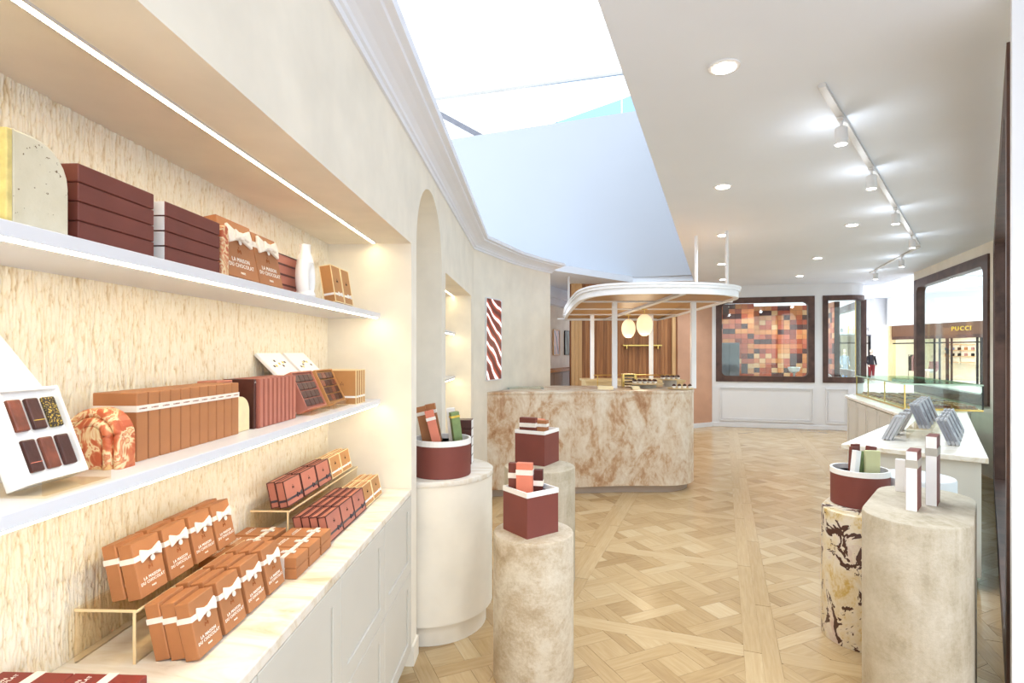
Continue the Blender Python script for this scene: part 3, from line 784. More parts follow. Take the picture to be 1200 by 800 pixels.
def mannequin(name, label, loc, rz, jacket, legs, seated=False, H=1.7):
    t = thing(name, label, 'mannequin', loc, (0, 0, rz))
    s = H/1.7
    if not seated:
        hip, kn, ft = .88, .48, .05
        j = [((0, 0, hip), .12), ((0, 0, 1.1), .11), ((0, 0, 1.32), .13), ((0, 0, 1.43), .06), ((0, 0, 1.52), .05), ((0, -.01, 1.63), .085)]
        L = [[((sx*.09, 0, hip), .09), ((sx*.09, -.02, kn), .055), ((sx*.09, 0, .08), .04), ((sx*.09, -.12, .03), .035)] for sx in (-1, 1)]
    else:
        hip = .5
        j = [((0, 0, hip), .13), ((0, .02, .75), .11), ((0, .02, .95), .13), ((0, .01, 1.06), .06), ((0, 0, 1.14), .05), ((0, -.02, 1.25), .085)]
        L = [[((sx*.09, 0, hip), .09), ((sx*.09, -.4, hip+.03), .065), ((sx*.09, -.42, .1), .045), ((sx*.09, -.52, .04), .035)] for sx in (-1, 1)]
    zb = j[2][0][2]
    A = [[((sx*.17, 0, zb+.03), .05), ((sx*.25, .02, zb-.25), .042), ((sx*.22, -.1, zb-.46), .032), ((sx*.2, -.15, zb-.55), .03)] for sx in (-1, 1)]
    sc = lambda c: ([tuple(x*s for x in p) for p, _ in c], [r*s for _, r in c])
    b = MB()
    for c in [j]+A+L: b.tube(*sc(c), 10)
    b.lathe([(.02*s, j[5][0][2]*s-.11*s), (.07*s, j[5][0][2]*s-.06*s), (.085*s, j[5][0][2]*s), (.06*s, j[5][0][2]*s+.09*s), (.01, j[5][0][2]*s+.115*s)], 12, (0, j[5][0][1]*s))
    link('body', b.mesh('body', 'skin', smooth=True), t)
    c = MB(); tor = [(p, r*1.14) for p, r in j[:4]]; c.tube(*sc(tor), 12)
    for a_ in A: c.tube(*sc([(p, r*1.3) for p, r in a_[:3]]), 10)
    link('jacket', c.mesh('jacket', jacket, smooth=True), t)
    c = MB()
    for l_ in L: c.tube(*sc([(p, r*1.2) for p, r in l_[:3]]), 10)
    link('trousers', c.mesh('trousers', legs, smooth=True), t)
    return t
def atf(px_, depth):
    p = fo+fd*fx(px_)+Vector((-fd.y, fd.x))*depth; return (p.x, p.y)
mannequin('mannequin', 'seated mannequin in pale clothes behind the boutique glass', (*atf(1085, .45), .12), RF, 'cloth_rose', 'white', True)
rk = thing('clothes_rail', 'clothes rail with hanging garments at the left boutique window', 'clothes rail', (*atf(1062, .6), 0), (0, 0, RF))
for k in range(4):
    g = tag(link('garment', MB().prism_axis([(-.16, .55), (.16, .55), (.17, 1.3), (.05, 1.4), (-.05, 1.4), (-.17, 1.3)], -.04, .04, 'x').mesh('garment', ['cloth_black', 'cloth_rose', 'cloth_red', 'cloth_rose'][k], .01)), ['dark garment', 'dusty rose garment', 'dark red garment', 'dusty pink garment'][k]+' hanging on the boutique rail, '+['first', 'second', 'third', 'fourth'][k]+' along it', 'garment', 'garments on the boutique rail')
    p = Vector(atf(1062, .6))+fd*(-.3+.2*k); g.location = (p.x, p.y, .02); g.rotation_euler = (0, 0, RF)
link('rail', MB().tube([(-.5, 0, .02), (-.5, 0, 1.44), (.5, 0, 1.44), (.5, 0, .02)], .018, 6).mesh('rail', 'black'), rk)

# second shop at the end of the mall, facing the camera
e2 = thing('shopfront', 'white shop front with gold emblem at the end of the mall', 'shop front', (15.5, 31.0, 0))
link('upper_wall', MB().box(-6, 5.2, 0, .3, 2.55, 4.59).mesh('upper_wall', 'white'), e2)
link('pier', MB().box(4.9, 6.0, -.3, .4, 0, 4.59).mesh('pier', 'white'), e2)
for xx in (1.6, 2.75, 3.15, 4.85): link('post', MB().box(xx-.05, xx+.05, .05, .15, 0, 2.55).mesh('post', 'black'), e2)
link('transom', MB().box(-6, 4.9, .05, .15, 2.05, 2.11).mesh('transom', 'black'), e2)
link('header', MB().box(-6, 4.9, .0, .2, 2.5, 2.58).mesh('header', 'greydark'), e2)
link('interior', MB().box(-6, 6, 4, 4.1, 0, 3.2).box(-6, 6, .3, 4, 2.9, 3).box(-6, 6, .3, 4, 0, .004).mesh('interior', 'shop_warm'), e2)
link('column', MB().box(2.35, 2.7, -.2, .2, 0, 2.55).mesh('column', 'white'), e2)
link('emblem', text_mesh('H', .62, 'gold', .03), e2, (3.72, -.04, 2.83))
link('lettering', text_mesh('HCM', .34, 'greycard', .02), e2, (4.35, -.04, 2.86))
link('lettering', text_mesh('B', .34, 'black', .02), e2, (3.2, -.04, 2.80))
link('wood_panel', MB().box(.6, 2.3, 2.0, 2.1, 0, 2.2).mesh('wood_panel', 'backcounter'), e2)
area_light('shop_lamp', (16.5, 33, 2.85), (0, 0, 0), 5, 2, 45, (1, .96, .9))
mannequin('mannequin', 'standing mannequin in black jacket and dark red trousers at the far shop', (20.0, 30.4, 0), 0, 'cloth_black', 'cloth_red')
mannequin('mannequin', 'standing mannequin in blue grey coat behind the curved corner window', (18.45, 30.3, 0), 0, 'cloth_blue', 'cloth_blue')
struct('wall_right', MB().box(25.5, 25.7, -2, 40, 0, 5).mesh('wall_mall', 'white'), 'white far wall of the mall')
struct('wall_back', MB().box(4, 26, 36, 36.2, 0, 5).mesh('wall_mall_end', 'white'), 'white end wall of the mall')
# upper mall wall above the boutique
um = MB().box(-.3, 9, 0, .25, 3.02, 4.6)
struct('wall_right', um.mesh('wall_boutique', 'white'), 'white wall above the boutique fascia', (fo.x, fo.y, 0), (0, 0, RF))

# ------------------------------------------------------------------ ceiling fittings
dl = thing('downlight', 'round recessed ceiling downlight', 'downlight', group='recessed ceiling downlights')
link('rim', MB().lathe([(.052, 0), (.075, 0), (.075, -.006), (.055, -.008)][::-1], 28).mesh('rim', 'white', smooth=True), dl)
link('lamp', MB().lathe([(.054, -.011), (.054, -.007)], 24).mesh('lamp', 'lampglow'), dl)
names = ['nearest downlight in the row beside the skylight opening', 'second downlight in the row beside the skylight opening', 'third downlight in the row beside the skylight opening', 'fourth downlight in the row beside the skylight opening', 'farthest downlight in the row beside the skylight opening', 'nearest downlight in the row toward the right window', 'middle downlight in the row toward the right window', 'farthest downlight in the row toward the right window', 'first downlight in the kitchen corridor ceiling', 'second downlight in the kitchen corridor ceiling']
spots = [(848.5, 78), (847, 218), (847, 275), (845.6, 309), (847, 327), (998.6, 263), (958, 302), (937, 323), (643.5, 341), (643.5, 347)]
def downlamp(x, y, z, w, ang=130, blend=.6):
    l = bpy.data.lights.new('fitting_or_added_spot', 'SPOT'); l.energy = w; l.spot_size = R(ang); l.spot_blend = blend
    l.color = (.84, .92, 1); l.shadow_soft_size = .06
    o = bpy.data.objects.new('fitting_or_added_spot', l); COL.objects.link(o); o.location = (x, y, z); return o
for lb, (px_, py_) in zip(names, spots):
    Y = 1.4*640/(412-py_); X = (px_-600)/640*Y
    dup(dl, (X, Y, 3.0), (0, 0, 0), lb); downlamp(X, Y, 2.985, DOWNLIGHT_W*(.35 if 'corridor' in lb else 1))
for X, Y in ((*bw(.9, .45),), (*bw(2.0, .9),), (*bw(1.6, 1.0),)): downlamp(X, Y, 2.97, 42)  # unseen spots added to brighten the mosaic, without fittings
for X, Y in ((.95, .7), (2.2, .5)): downlamp(X, Y, 2.985, DOWNLIGHT_W)  # two out-of-view spots added to brighten the near end, without fittings
def spot_track(name, lb, p, q, heads, hl):
    p, q = Vector(p), Vector(q); L = (q-p).length; rz = math.atan2((q-p).y, (q-p).x)
    t = thing(name, lb, 'track light rail', (p.x, p.y, 3.0), (0, 0, rz))
    link('rail', MB().box(0, L, -.018, .018, -.02, 0).mesh('rail', 'track'), t)
    for d, l_ in zip(heads, hl):
        hd = thing('spotlight', l_, 'spotlight', (p.x+(q-p).x*d/L, p.y+(q-p).y*d/L, 2.98), (0, 0, rz), 'white cylinder spotlights on the tracks')
        link('adapter', MB().box(-.05, .05, -.017, .017, -.012, 0).mesh('adapter', 'white', .003), hd)
        link('stem', MB().lathe([(.008, -.05), (.008, -.01)], 10).mesh('stem', 'white'), hd)
        link('housing', MB().lathe([(.03, -.15), (.034, -.15), (.034, -.055), (.028, -.05), (.0, -.05)], 20).mesh('housing', 'white', smooth=True), hd)
        link('lens', MB().lathe([(.029, -.152), (.029, -.149)], 18).mesh('lens', 'lampglow'), hd)
        downlamp(hd.location.x, hd.location.y, 2.82, TRACK_W, 110)
        up = bpy.data.lights.new('spill_lamp', 'POINT'); up.energy = 1.3; up.color = (.86, .93, 1); up.shadow_soft_size = .04
        uo = bpy.data.objects.new('spill_lamp', up); COL.objects.link(uo); uo.location = (hd.location.x, hd.location.y+.07, 2.78)
t0, t1 = (1.618, 2.853), (5.3, 7.12)
D = lambda x, y: math.hypot(x-t0[0], y-t0[1])
spot_track('spotlight_track', 'long white spotlight track on the ceiling along the angled window', t0, t1, [D(1.95, 3.246), D(2.71, 4.13), D(3.69, 5.27), D(4.757, 6.49)],
           ['nearest spotlight on the long ceiling track', 'second spotlight on the long ceiling track', 'third spotlight on the long ceiling track', 'farthest spotlight on the long ceiling track'])
spot_track('spotlight_track', 'short white spotlight track farther back by the right window', (5.386, 7.226), (6.3, 9.6), [.75, 2.2], ['nearer spotlight on the short back track', 'farther spotlight on the short back track'])
# ------------------------------------------------------------------ marble bar and canopy
bar_t = thing('bar_counter', 'long rust veined marble bar counter with rounded right end', 'counter', (0, 0, 0))
def bar_poly(ins):
    x0, x1, y0, y1, r = -.29, 2.17-ins, 6.17+ins, 7.15-ins, .42
    return [(x0+.74, y1), (x0+.36, 6.68), (x0+.012, y0-.20), (1.2, y0)]+[(x1-r+r*math.cos(R(a)), y0+r+r*math.sin(R(a))) for a in range(-90, 1, 10)]+[(x1-r*.8+r*.8*math.cos(R(a)), y1-r*.8+r*.8*math.sin(R(a))) for a in range(0, 91, 10)]
link('front', MB().prism(bar_poly(.0), .085, 1.125).mesh('front', 'rust', smooth=True), bar_t)
link('top', MB().prism(bar_poly(-.004), 1.125, 1.157).mesh('top', 'rust', .004, smooth=True), bar_t)
link('plinth', MB().prism(bar_poly(.06), 0, .085).mesh('plinth', 'kick', smooth=True), bar_t)
bc = thing('back_counter', 'pale wood back counter inside the kitchen', 'counter', (0, 0, 0))
link('body', MB().box(1.17, 2.7, 8.62, 9.2, 0, 1.12).mesh('body', 'backcounter', .004), bc)
link('top', MB().box(1.14, 2.73, 8.58, 9.24, 1.12, 1.157).mesh('top', 'backcounter', .004), bc)

can = thing('canopy', 'white rimmed canopy with wooden underside over the bar', 'canopy', (0, 0, 0))
outl = [(.99, 10.35), (.885, 9.14), (.80, 7.4), (.774, 6.43), (.80, 6.08), (.87, 5.82), (1.0, 5.66), (1.2, 5.575), (1.45, 5.54), (1.75, 5.54), (2.0, 5.58), (2.22, 5.68), (2.40, 5.83), (2.52, 6.05), (2.58, 6.35), (2.66, 7.8), (2.75, 9.1), (2.80, 10.35)]
cx_, cy_ = 1.75, 8.0
def inset(poly, d):
    out = []
    for i, p in enumerate(poly):
        a, c = Vector(poly[i-1]), Vector(poly[(i+1) % len(poly)]); b = Vector(p)
        n1 = (b-a).normalized(); n2 = (c-b).normalized()
        m1 = Vector((-n1.y, n1.x)); m2 = Vector((-n2.y, n2.x)); m = (m1+m2)
        m = m.normalized() if m.length > .2 else m1
        k = d/max(.5, m.dot(m1)); out.append((b.x+m.x*k, b.y+m.y*k))
    return out
def ring(mb, po, pi, z0, z1, mi=0):
    n = len(po); vs = [(*p, z0) for p in po]+[(*p, z0) for p in pi]+[(*p, z1) for p in po]+[(*p, z1) for p in pi]; fs = []
    for i in range(n):
        j = (i+1) % n
        fs += [(i, n+i, n+j, j), (2*n+i, 2*n+j, 3*n+j, 3*n+i), (i, j, 2*n+j, 2*n+i), (n+i, 3*n+i, 3*n+j, n+j)]
    mb.raw(vs, fs, mi)
# dense smooth outline (front curve resampled)
def smooth(poly, it=2):
    for _ in range(it):
        q = []
        n = len(poly)
        for i in range(n):
            a, b = poly[i], poly[(i+1) % n]
            if i in (n-1,): q += [a, b] if False else [a]; continue
            q += [(a[0]*.75+b[0]*.25, a[1]*.75+b[1]*.25), (a[0]*.25+b[0]*.75, a[1]*.25+b[1]*.75)]
        poly = q
    return poly
outl = [outl[0]]+smooth(outl)+[outl[-1]]
area_sign = sum(outl[i][0]*outl[(i+1) % len(outl)][1]-outl[(i+1) % len(outl)][0]*outl[i][1] for i in range(len(outl)))
if area_sign < 0: outl = outl[::-1]
rim = MB(); ring(rim, outl, inset(outl, .05), 2.19, 2.27); ring(rim, inset(outl, -.018), inset(outl, .03), 2.255, 2.285); ring(rim, inset(outl, -.03), inset(outl, .03), 2.285, 2.305)
link('rim', rim.mesh('rim', 'canopy_white'), can)
link('soffit', MB().prism(inset(outl, .03), 2.212, 2.275).mesh('soffit', 'soffit'), can)
for y in (6.6, 7.75, 8.9, 10.05):
    link('crossbeam', MB().box(.84, 2.66, y-.018, y+.018, 2.195, 2.213).mesh('crossbeam', 'white'), can)
link('spine_beam', MB().box(1.715, 1.785, 5.60, 10.3, 2.185, 2.213).mesh('spine_beam', 'white'), can)
for x, y in ((1.243, 6.62), (2.197, 6.62), (1.307, 8.9), (2.267, 8.9)):
    link('post', MB().box(x-.029, x+.029, y-.029, y+.029, 1.157, 2.195).mesh('post', 'canopy_white', .004), can)
for x, y in ((2.225, 6.6), (2.5, 6.35), (1.06, 10.2)):
    link('hanger', MB().lathe([(.02, 2.27), (.02, 3.0)], 10, (x, y)).mesh('hanger', 'white'), can)

for (x, y, lb) in ((1.81, 7.46, 'glowing ribbed paper lantern, right of the pair over the bar'), (1.84, 8.63, 'glowing ribbed paper lantern, left of the pair over the bar')):
    t = thing('pendant_lantern', lb, 'pendant lamp', (x, y, 2.185), group='paper lanterns under the canopy')
    link('ceiling_rose', MB().lathe([(.04, -.016), (.04, 0)], 18).mesh('ceiling_rose', 'brass'), t)
    link('cord', MB().lathe([(.004, -.075), (.004, -.014)], 6).mesh('cord', 'brass'), t)
    pr = []
    for k in range(41):
        s = k/40; z = -.365+.29*s; a = PI*s
        r = .107*(math.sin(a)**.38 if 0 < s < 1 else 0); pr.append((max(.03, r)+.004*(k % 2), z))
    link('shade', MB().lathe(pr, 28).mesh('shade', 'lantern', smooth=True), t)
    pl = bpy.data.lights.new('lantern_lamp', 'POINT'); pl.energy = 4; pl.color = (1, .85, .62); pl.shadow_soft_size = .1
    po = bpy.data.objects.new('lantern_lamp', pl); COL.objects.link(po); po.location = (x, y-.0, 1.72)

ws = thing('wall_shelf', 'thin brass bracketed shelf on the oak panelling', 'shelf', (2.27, 11.17, 1.73))
link('board', MB().box(0, .80, 0, .12, -.012, .012).mesh('board', 'brass'), ws)
for x in (.08, .72): link('bracket', MB().box(x-.01, x+.01, 0, .12, -.07, -.012).mesh('bracket', 'brass'), ws)

def cake_stand(lb, x, y, z, r, h, mat, cakes, rows):
    t = thing('cake_stand', lb, 'cake stand', (x, y, z), group='stone cake stands on the bar')
    link('foot', MB().lathe([(r*.62, 0), (r*.62, h-.012)], 32).mesh('foot', mat, smooth=True), t)
    link('plate', MB().lathe([(r*.97, h-.012), (r, h-.006), (r, h)], 40).mesh('plate', 'backcounter', smooth=True), t)
    k = 0
    for rw in range(rows):
        for i in range(cakes):
            c = copy_tree(PF) if PF.get('placed') else PF
            if c is not PF and 'placed' in c.keys(): del c['placed']
            PF['placed'] = 1
            cx = x-(cakes-1)/2*.062+i*.062; c.location = (cx, y-.035+.06*rw-.02, z+h)
            c.rotation_euler = (0, 0, i*.7)
            tag(c, f'small dark topped cake on {lb.split(" on the bar")[0]}, {["front", "back"][rw] if rows > 1 else "only"} row, {["first", "second", "third", "fourth", "fifth"][i]} from left', 'cake', 'petits fours on '+lb.split(' on the bar')[0])
PF = thing('petit_four', '', 'cake')
link('paper_cup', MB().lathe([(.016, 0), (.024, .024)], 12).mesh('paper_cup', 'ceramic', smooth=True), PF)
link('topping', MB().lathe([(.022, .02), (.024, .032), (.016, .044), (.006, .05)], 12).mesh('topping', 'choc', smooth=True), PF)
cake_stand('the front left cake stand on the bar', 1.64, 6.78, 1.157, .24, .055, 'stonegrey', 5, 2)
cake_stand('the tall rear cake stand on the bar', 2.02, 7.0, 1.157, .14, .095, 'stonegrey', 4, 2)
cake_stand('the low cake tray on the bar', 1.99, 6.45, 1.157, .15, .018, 'stonegrey', 4, 1)
rk = thing('macaron_rack', 'brass display rack with stacked macaron trays on the bar', 'rack', (1.49, 6.98, 1.157))
for x in (-.075, .075): link('side_frame', MB().box(x-.012, x+.012, -.05, .05, 0, .15).mesh('side_frame', 'brass'), rk)
link('top_bar', MB().box(-.087, .087, -.05, .05, .15, .162).mesh('top_bar', 'brass'), rk)
for k in range(4): link('tray', MB().box(-.063, .063, -.045, .045, .015+.035*k, .021+.035*k).box(-.06, .06, -.04, .04, .021+.035*k, .034+.035*k, 1).mesh('tray', ['brass', 'choc']), rk)
rl = thing('glass_rail', 'slim brass rail with glass screen along the bar', 'rail', (0, 0, 0))
link('handrail', MB().tube([(1.05, 7.02, 1.30), (2.1, 7.02, 1.30)], .007, 8).mesh('handrail', 'brass'), rl)
for x in (1.1, 1.6, 2.08): link('upright', MB().tube([(x, 7.02, 1.157), (x, 7.02, 1.30)], .006, 8).mesh('upright', 'brass'), rl)
for k, (x, y, l_) in enumerate([(1.10, 6.42, 'left'), (1.45, 6.42, 'right')]):
    t = thing('folded_card', f'pale folded card tent on the bar front, {l_} one', 'card', (x, y, 1.157), (0, 0, .3 if k else -.2))
    link('card', MB().prism_axis([(-.03, 0), (0, .04), (.03, 0), (.026, 0), (0, .034), (-.026, 0)], -.09 if not k else -.05, .09 if not k else .05, 'x').mesh('card', 'edge_cream'), t)
gs = thing('glass_screen', 'low glass sheet lying at the left end of the bar', 'glass screen', (0.0, 6.3, 1.157))
link('sheet', MB().box(-.06, .38, .08, .4, .012, .022).mesh('sheet', 'glass', .002), gs)
for x in (-.04, .36): link('foot', MB().box(x-.01, x+.01, .1, .38, 0, .012).mesh('foot', 'steel'), gs)
# ------------------------------------------------------------------ left cabinets, worktop, shelves
for k, (y0, y1) in enumerate([(2.28, 2.775), (1.76, 2.28), (1.23, 1.76), (.70, 1.23), (.17, .70)]):
    t = thing('drawer_cabinet', ['greige two drawer cabinet at the far end beside the arch pier', 'greige two drawer cabinet, second from the arch pier', 'greige cabinet, third from the arch pier under the worktop', 'greige cabinet, fourth from the arch pier under the worktop', 'greige cabinet nearest the camera under the worktop'][k], 'cabinet', lw(0, y0), (0, 0, RL), 'greige cabinets under the shelf niche')
    L = y1-y0
    link('body', MB().box(-.42, -.03, 0, L, .08, .872).mesh('body', 'cabinet'), t)
    link('plinth', MB().box(-.42, -.05, 0, L, 0, .08).mesh('plinth', 'cabinet'), t)
    for z0, z1 in ((.085, .488), (.492, .872)):
        dr = link('drawer', MB().box(-.03, -.008, .002, L-.002, z0, z1).mesh('drawer', 'cabinet', .0015, seg=1), t)
        mb = MB(); ring_frame(mb, L-.004, z1-z0, .062, .004, -.008, 0, 0, 2)
        me = mb.mesh('drawer_frame', 'cabinet', .0015, seg=1); me.transform(Matrix.Translation((-.008, .002, z0)) @ Matrix.Rotation(R(90), 4, 'Z'))
        link('drawer_frame', me, dr)
wt = tag(link('worktop', MB().box(-.428, 0, -.3, 2.774, .874, .905).mesh('worktop', 'onyx', .004), None, lw(0, 0), (0, 0, RL)), 'cream banded onyx worktop over the greige cabinets', 'worktop')
def shelf(name, lb, z, y0, y1, x0=-.43, x1=-.16):
    t = thing(name, lb, 'shelf', lw(0, 0), (0, 0, RL))
    link('board', MB().box(x0, x1, y0, y1, z-.026, z).mesh('board', 'lacquer', .002), t)
    link('led_strip', MB().box(x1-.016, x1-.003, y0+.01, y1-.035, z-.0295, z-.025).mesh('led_strip', 'led'), t)
shelf('wall_shelf', 'upper white shelf with warm light strip in the large niche', 1.796, -.3, 2.779)
shelf('wall_shelf', 'lower white shelf with warm light strip in the large niche', 1.36, -.3, 2.779)
shelf('wall_shelf', 'upper small shelf in the narrow second niche', 1.796, 3.862, 5.448)
shelf('wall_shelf', 'lower small shelf in the narrow second niche', 1.36, 3.862, 5.448)
for y0, y1, lb in ((-.3, 2.745, 'warm light strip recessed in the large niche soffit'), (3.9, 5.43, 'warm light strip in the narrow niche soffit')):
    t = thing('light_strip', lb, 'light strip', lw(0, 0), (0, 0, RL))
    zz = 2.15 if y0 < 1 else 2.16
    link('diffuser', MB().box(-.19, -.175, y0, y1, zz-.004, zz-.0005).mesh('diffuser', 'led'), t)
    link('profile', MB().box(-.194, -.19, y0, y1, zz-.005, zz).box(-.175, -.171, y0, y1, zz-.005, zz).mesh('profile', 'track'), t)
RG = PI/2+RL
JR = random.Random(11)
def put(o, xb, yc, z, tilt=0, jit=0):
    o.location = lw(xb, yc+JR.uniform(-1, 1)*jit*.002, z); o.rotation_euler = (-tilt, 0, RG+JR.uniform(-1, 1)*R(1.3)*jit)

def emblem_mesh(s, mat):
    mb = MB()
    for p, q in [((-.5, -.5), (-.42, .25)), ((-.42, .25), (0, -.25)), ((0, -.25), (.42, .25)), ((.42, .25), (.5, -.5)), ((-.12, .55), (.12, .55)), ((0, .42), (0, .75))]:
        bar(mb, (p[0]*s, 0, p[1]*s), (q[0]*s, 0, q[1]*s), s*.14, s*.06)
    return mb.mesh('emblem', mat)
def bow_mesh(s, mat):
    mb = MB()
    for sx in (-1, 1):
        mb.prism_axis([(0, -.1*s), (sx*.95*s, -.42*s), (sx*1.05*s, .06*s), (sx*.95*s, .46*s), (0, .1*s)], -.14*s, .0, 'y')
        mb.prism_axis([(0, .05*s), (sx*.5*s, .25*s), (sx*.55*s, -.2*s), (0, -.05*s)], -.26*s, -.12*s, 'y')
    mb.box(-.16*s, .16*s, -.24*s, 0, -.17*s, .17*s)
    return mb.mesh('bow', mat, .03*s, seg=1)
def gift_box(name, lb, cat, w, d, h, body, grp=None, edge=None, rib=None, rz=0, rt=.015, bow=0, bx=0, tagm=False, text=0, tz=0, emb=None, ez=0, es=.01, lid=None):
    t = thing(name, lb, cat, group=grp)
    link('body', MB().box(-w/2, w/2, -d, 0, 0, h).mesh('body', body, .0015, seg=1), t)
    if lid: link('lid', MB().box(-w/2-.001, w/2+.001, -d-.001, .001, h*lid, h+.001).mesh('lid', body, .0015, seg=1), t)
    if edge:
        mb = MB(); e = .0016
        for x in (-w/2, w/2):
            for y in (-d, 0): mb.box(x-e, x+e, y-e, y+e, 0, h)
        for z in (e, h):
            for y in (-d, 0): mb.box(-w/2, w/2, y-e, y+e, z-e, z+e)
            for x in (-w/2, w/2): mb.box(x-e, x+e, -d, 0, z-e, z+e)
        link('piping', mb.mesh('piping', edge), t)
    if rib:
        r_ = link('ribbon', MB().box(-w/2-.0012, w/2+.0012, -d-.0012, .0012, rz, rz+rt).mesh('ribbon', rib), t)
        if bow:
            b_ = link('bow', bow_mesh(bow, rib), r_, (bx, -d-.001, rz+rt*.6))
            if tagm:
                link('tag', MB().lathe([(.007, 0), (.007, .0016)], 14).mesh('tag', rib), r_, (bx, -d-.0045, rz-.006), (R(90), 0, 0))
    if text:
        link('lettering', text_mesh('LA MAISON\nDU CHOCOLAT', text, 'print_white', .0004, 1.12, .95), t, (0, -d-.0006, tz))
        link('lettering', text_mesh('PARIS', text*.55, 'print_white', .0004, 1.1), t, (0, -d-.0006, tz-text*1.75))
    if emb: link('emblem', emblem_mesh(es, emb), t, (0, -d-.0006, ez))
    return t
ORD = ['first', 'second', 'third', 'fourth', 'fifth', 'sixth', 'seventh', 'eighth', 'ninth', 'tenth', 'eleventh', 'twelfth']
ROW = ['front row', 'second row', 'third row', 'back row']

# --- upper shelf
Z = 1.796
qp = [(.825, 0), (.925, 0), (.925, .08)]+[(.86+.065*math.cos(R(a)), .08+.065*math.sin(R(a))) for a in range(15, 91, 15)]+[(.825, .145)]
st = thing('stone_bookend', 'speckled stone bookend with rounded corner at the left end of the upper shelf', 'bookend', lw(0, 0, Z), (0, 0, RL))
link('stone', MB().prism_axis(qp, -.36, -.172, 'x').mesh('stone', 'speck', .003), st)
link('led_tint_slab', MB().box(-.36, -.172, .815, .825, 0, .143).mesh('led_tint_slab', plain('led_yellow_tint', (226, 206, 132), .7, .1, 40), .002), st)  # added slab; its yellow paints LED light on the stone's end
mb1 = gift_box('flat_gift_box', '', 'gift box', .19, .20, .0322, 'maroon', 'plain maroon boxes on the upper shelf')
mb2 = gift_box('flat_gift_box', '', 'gift box', .205, .20, .031, 'maroon', 'maroon boxes with white ends on the upper shelf')
link('end_panel', MB().box(-.205/2-.0015, -.205/2, -.198, -.002, .001, .030).mesh('end_panel', 'whitecard'), mb2)
TOPN = ['bottom', 'second from bottom', 'third from bottom', 'top']
for k in range(4):
    o = dup(mb1, (0, 0, 0), (0, 0, 0), f'plain maroon flat box beside the stone bookend, {TOPN[k]} of its stack'); put(o, -.372, 1.04, Z+.0335*k)
for k in range(4):
    o = dup(mb2, (0, 0, 0), (0, 0, 0), f'maroon flat box with white end, {TOPN[k]} of its stack'); put(o, -.372, 1.272, Z+.0325*k)
sb = thing('swirl_bookend', 'slim terracotta swirl bookend before the ribboned boxes on the upper shelf', 'bookend', lw(0, 0, Z), (0, 0, RL))
link('block', MB().prism_axis([(1.390, 0), (1.424, 0), (1.424, .12)]+[(1.407+.017*math.cos(R(a)), .12+.012*math.sin(R(a))) for a in range(30, 180, 30)]+[(1.390, .12)], -.28, -.176, 'x').mesh('block', 'swirl', .004), sb)
for k, (y0, y1, hh) in enumerate([(1.44, 1.612, .163), (1.617, 1.765, .155)]):
    o = gift_box('ribbon_gift_box', f'large tan box with white ribbon bow on the upper shelf, {"left" if not k else "right"} of the pair', 'gift box', y1-y0, .05, hh, 'tan', 'large tan boxes on the upper shelf', rib='ribbon', rz=.108, rt=.017, bow=.062, bx=.005, tagm=True, text=.0165, tz=.042, emb='print_brown', ez=.078, es=.016)
    put(o, -.24, (y0+y1)/2, Z, R(11))
rs = gift_box('flat_gift_box', '', 'gift box', .345, .16, .033, 'rose', 'rose boxes behind the white vase', edge='edge_dark')
link('ribbon', MB().box(.10, .118, -.162, .001, -.0, .0335).mesh('ribbon', 'ribbon_dark'), rs)
for k in range(4):
    o = dup(rs, (0, 0, 0), (0, 0, 0), f'rose flat box behind the vase, {TOPN[k]} of its stack'); put(o, -.40, 1.955, Z+.0345*k)
# vase with an oval opening
va = thing('vase', 'white bottle vase with an oval opening on the upper shelf', 'vase', lw(-.195, 1.945, Z), (0, 0, RG))
vs = []; fs = []; N = 40; K = 12
for i in range(N):
    a = 2*PI*i/N; c, s = math.cos(a), math.sin(a)
    ox, oz = .046*(abs(c)**.8)*(1 if c >= 0 else -1), .07+.073*s
    ix, iz = .006+.010*c, .066+.032*s
    mx, mz = (ox+ix)/2, (oz+iz)/2; rx, rz_ = (ox-ix)/2, (oz-iz)/2
    for k in range(K):
        b = 2*PI*k/K; vs.append((mx+rx*math.cos(b), .024*math.sin(b), max(0, mz+rz_*math.cos(b))))
for i in range(N):
    for k in range(K):
        a = i*K+k; b = i*K+(k+1) % K; j = ((i+1) % N)*K
        fs.append((a, b, j+(k+1) % K, j+k))
vm = MB().raw(vs, fs)
link('body', vm.mesh('body', 'ceramic', smooth=True), va)
link('neck', MB().lathe([(.03, .12), (.024, .145), (.019, .155), (.018, .18), (.0195, .186), (.015, .187), (.013, .17)], 24).mesh('neck', 'ceramic', smooth=True), va)
link('base', MB().lathe([(.034, 0), (.036, .006), (.03, .02)], 24).mesh('base', 'ceramic', smooth=True), va)
tb = gift_box('gift_box', '', 'gift box', .10, .046, .152, 'tan_light', 'light tan boxes at the end of the upper shelf', edge='edge_cream', rib='whitecard', rz=.03, rt=.009, bow=.022, bx=.012, emb='print_dark', ez=.09, es=.013)
for k, yc in enumerate((2.258, 2.368)):
    o = dup(tb, (0, 0, 0), (0, 0, 0), f'light tan box at the upper shelf\'s right end, {"left" if not k else "right"} of the pair'); put(o, -.225, yc, Z, R(9))

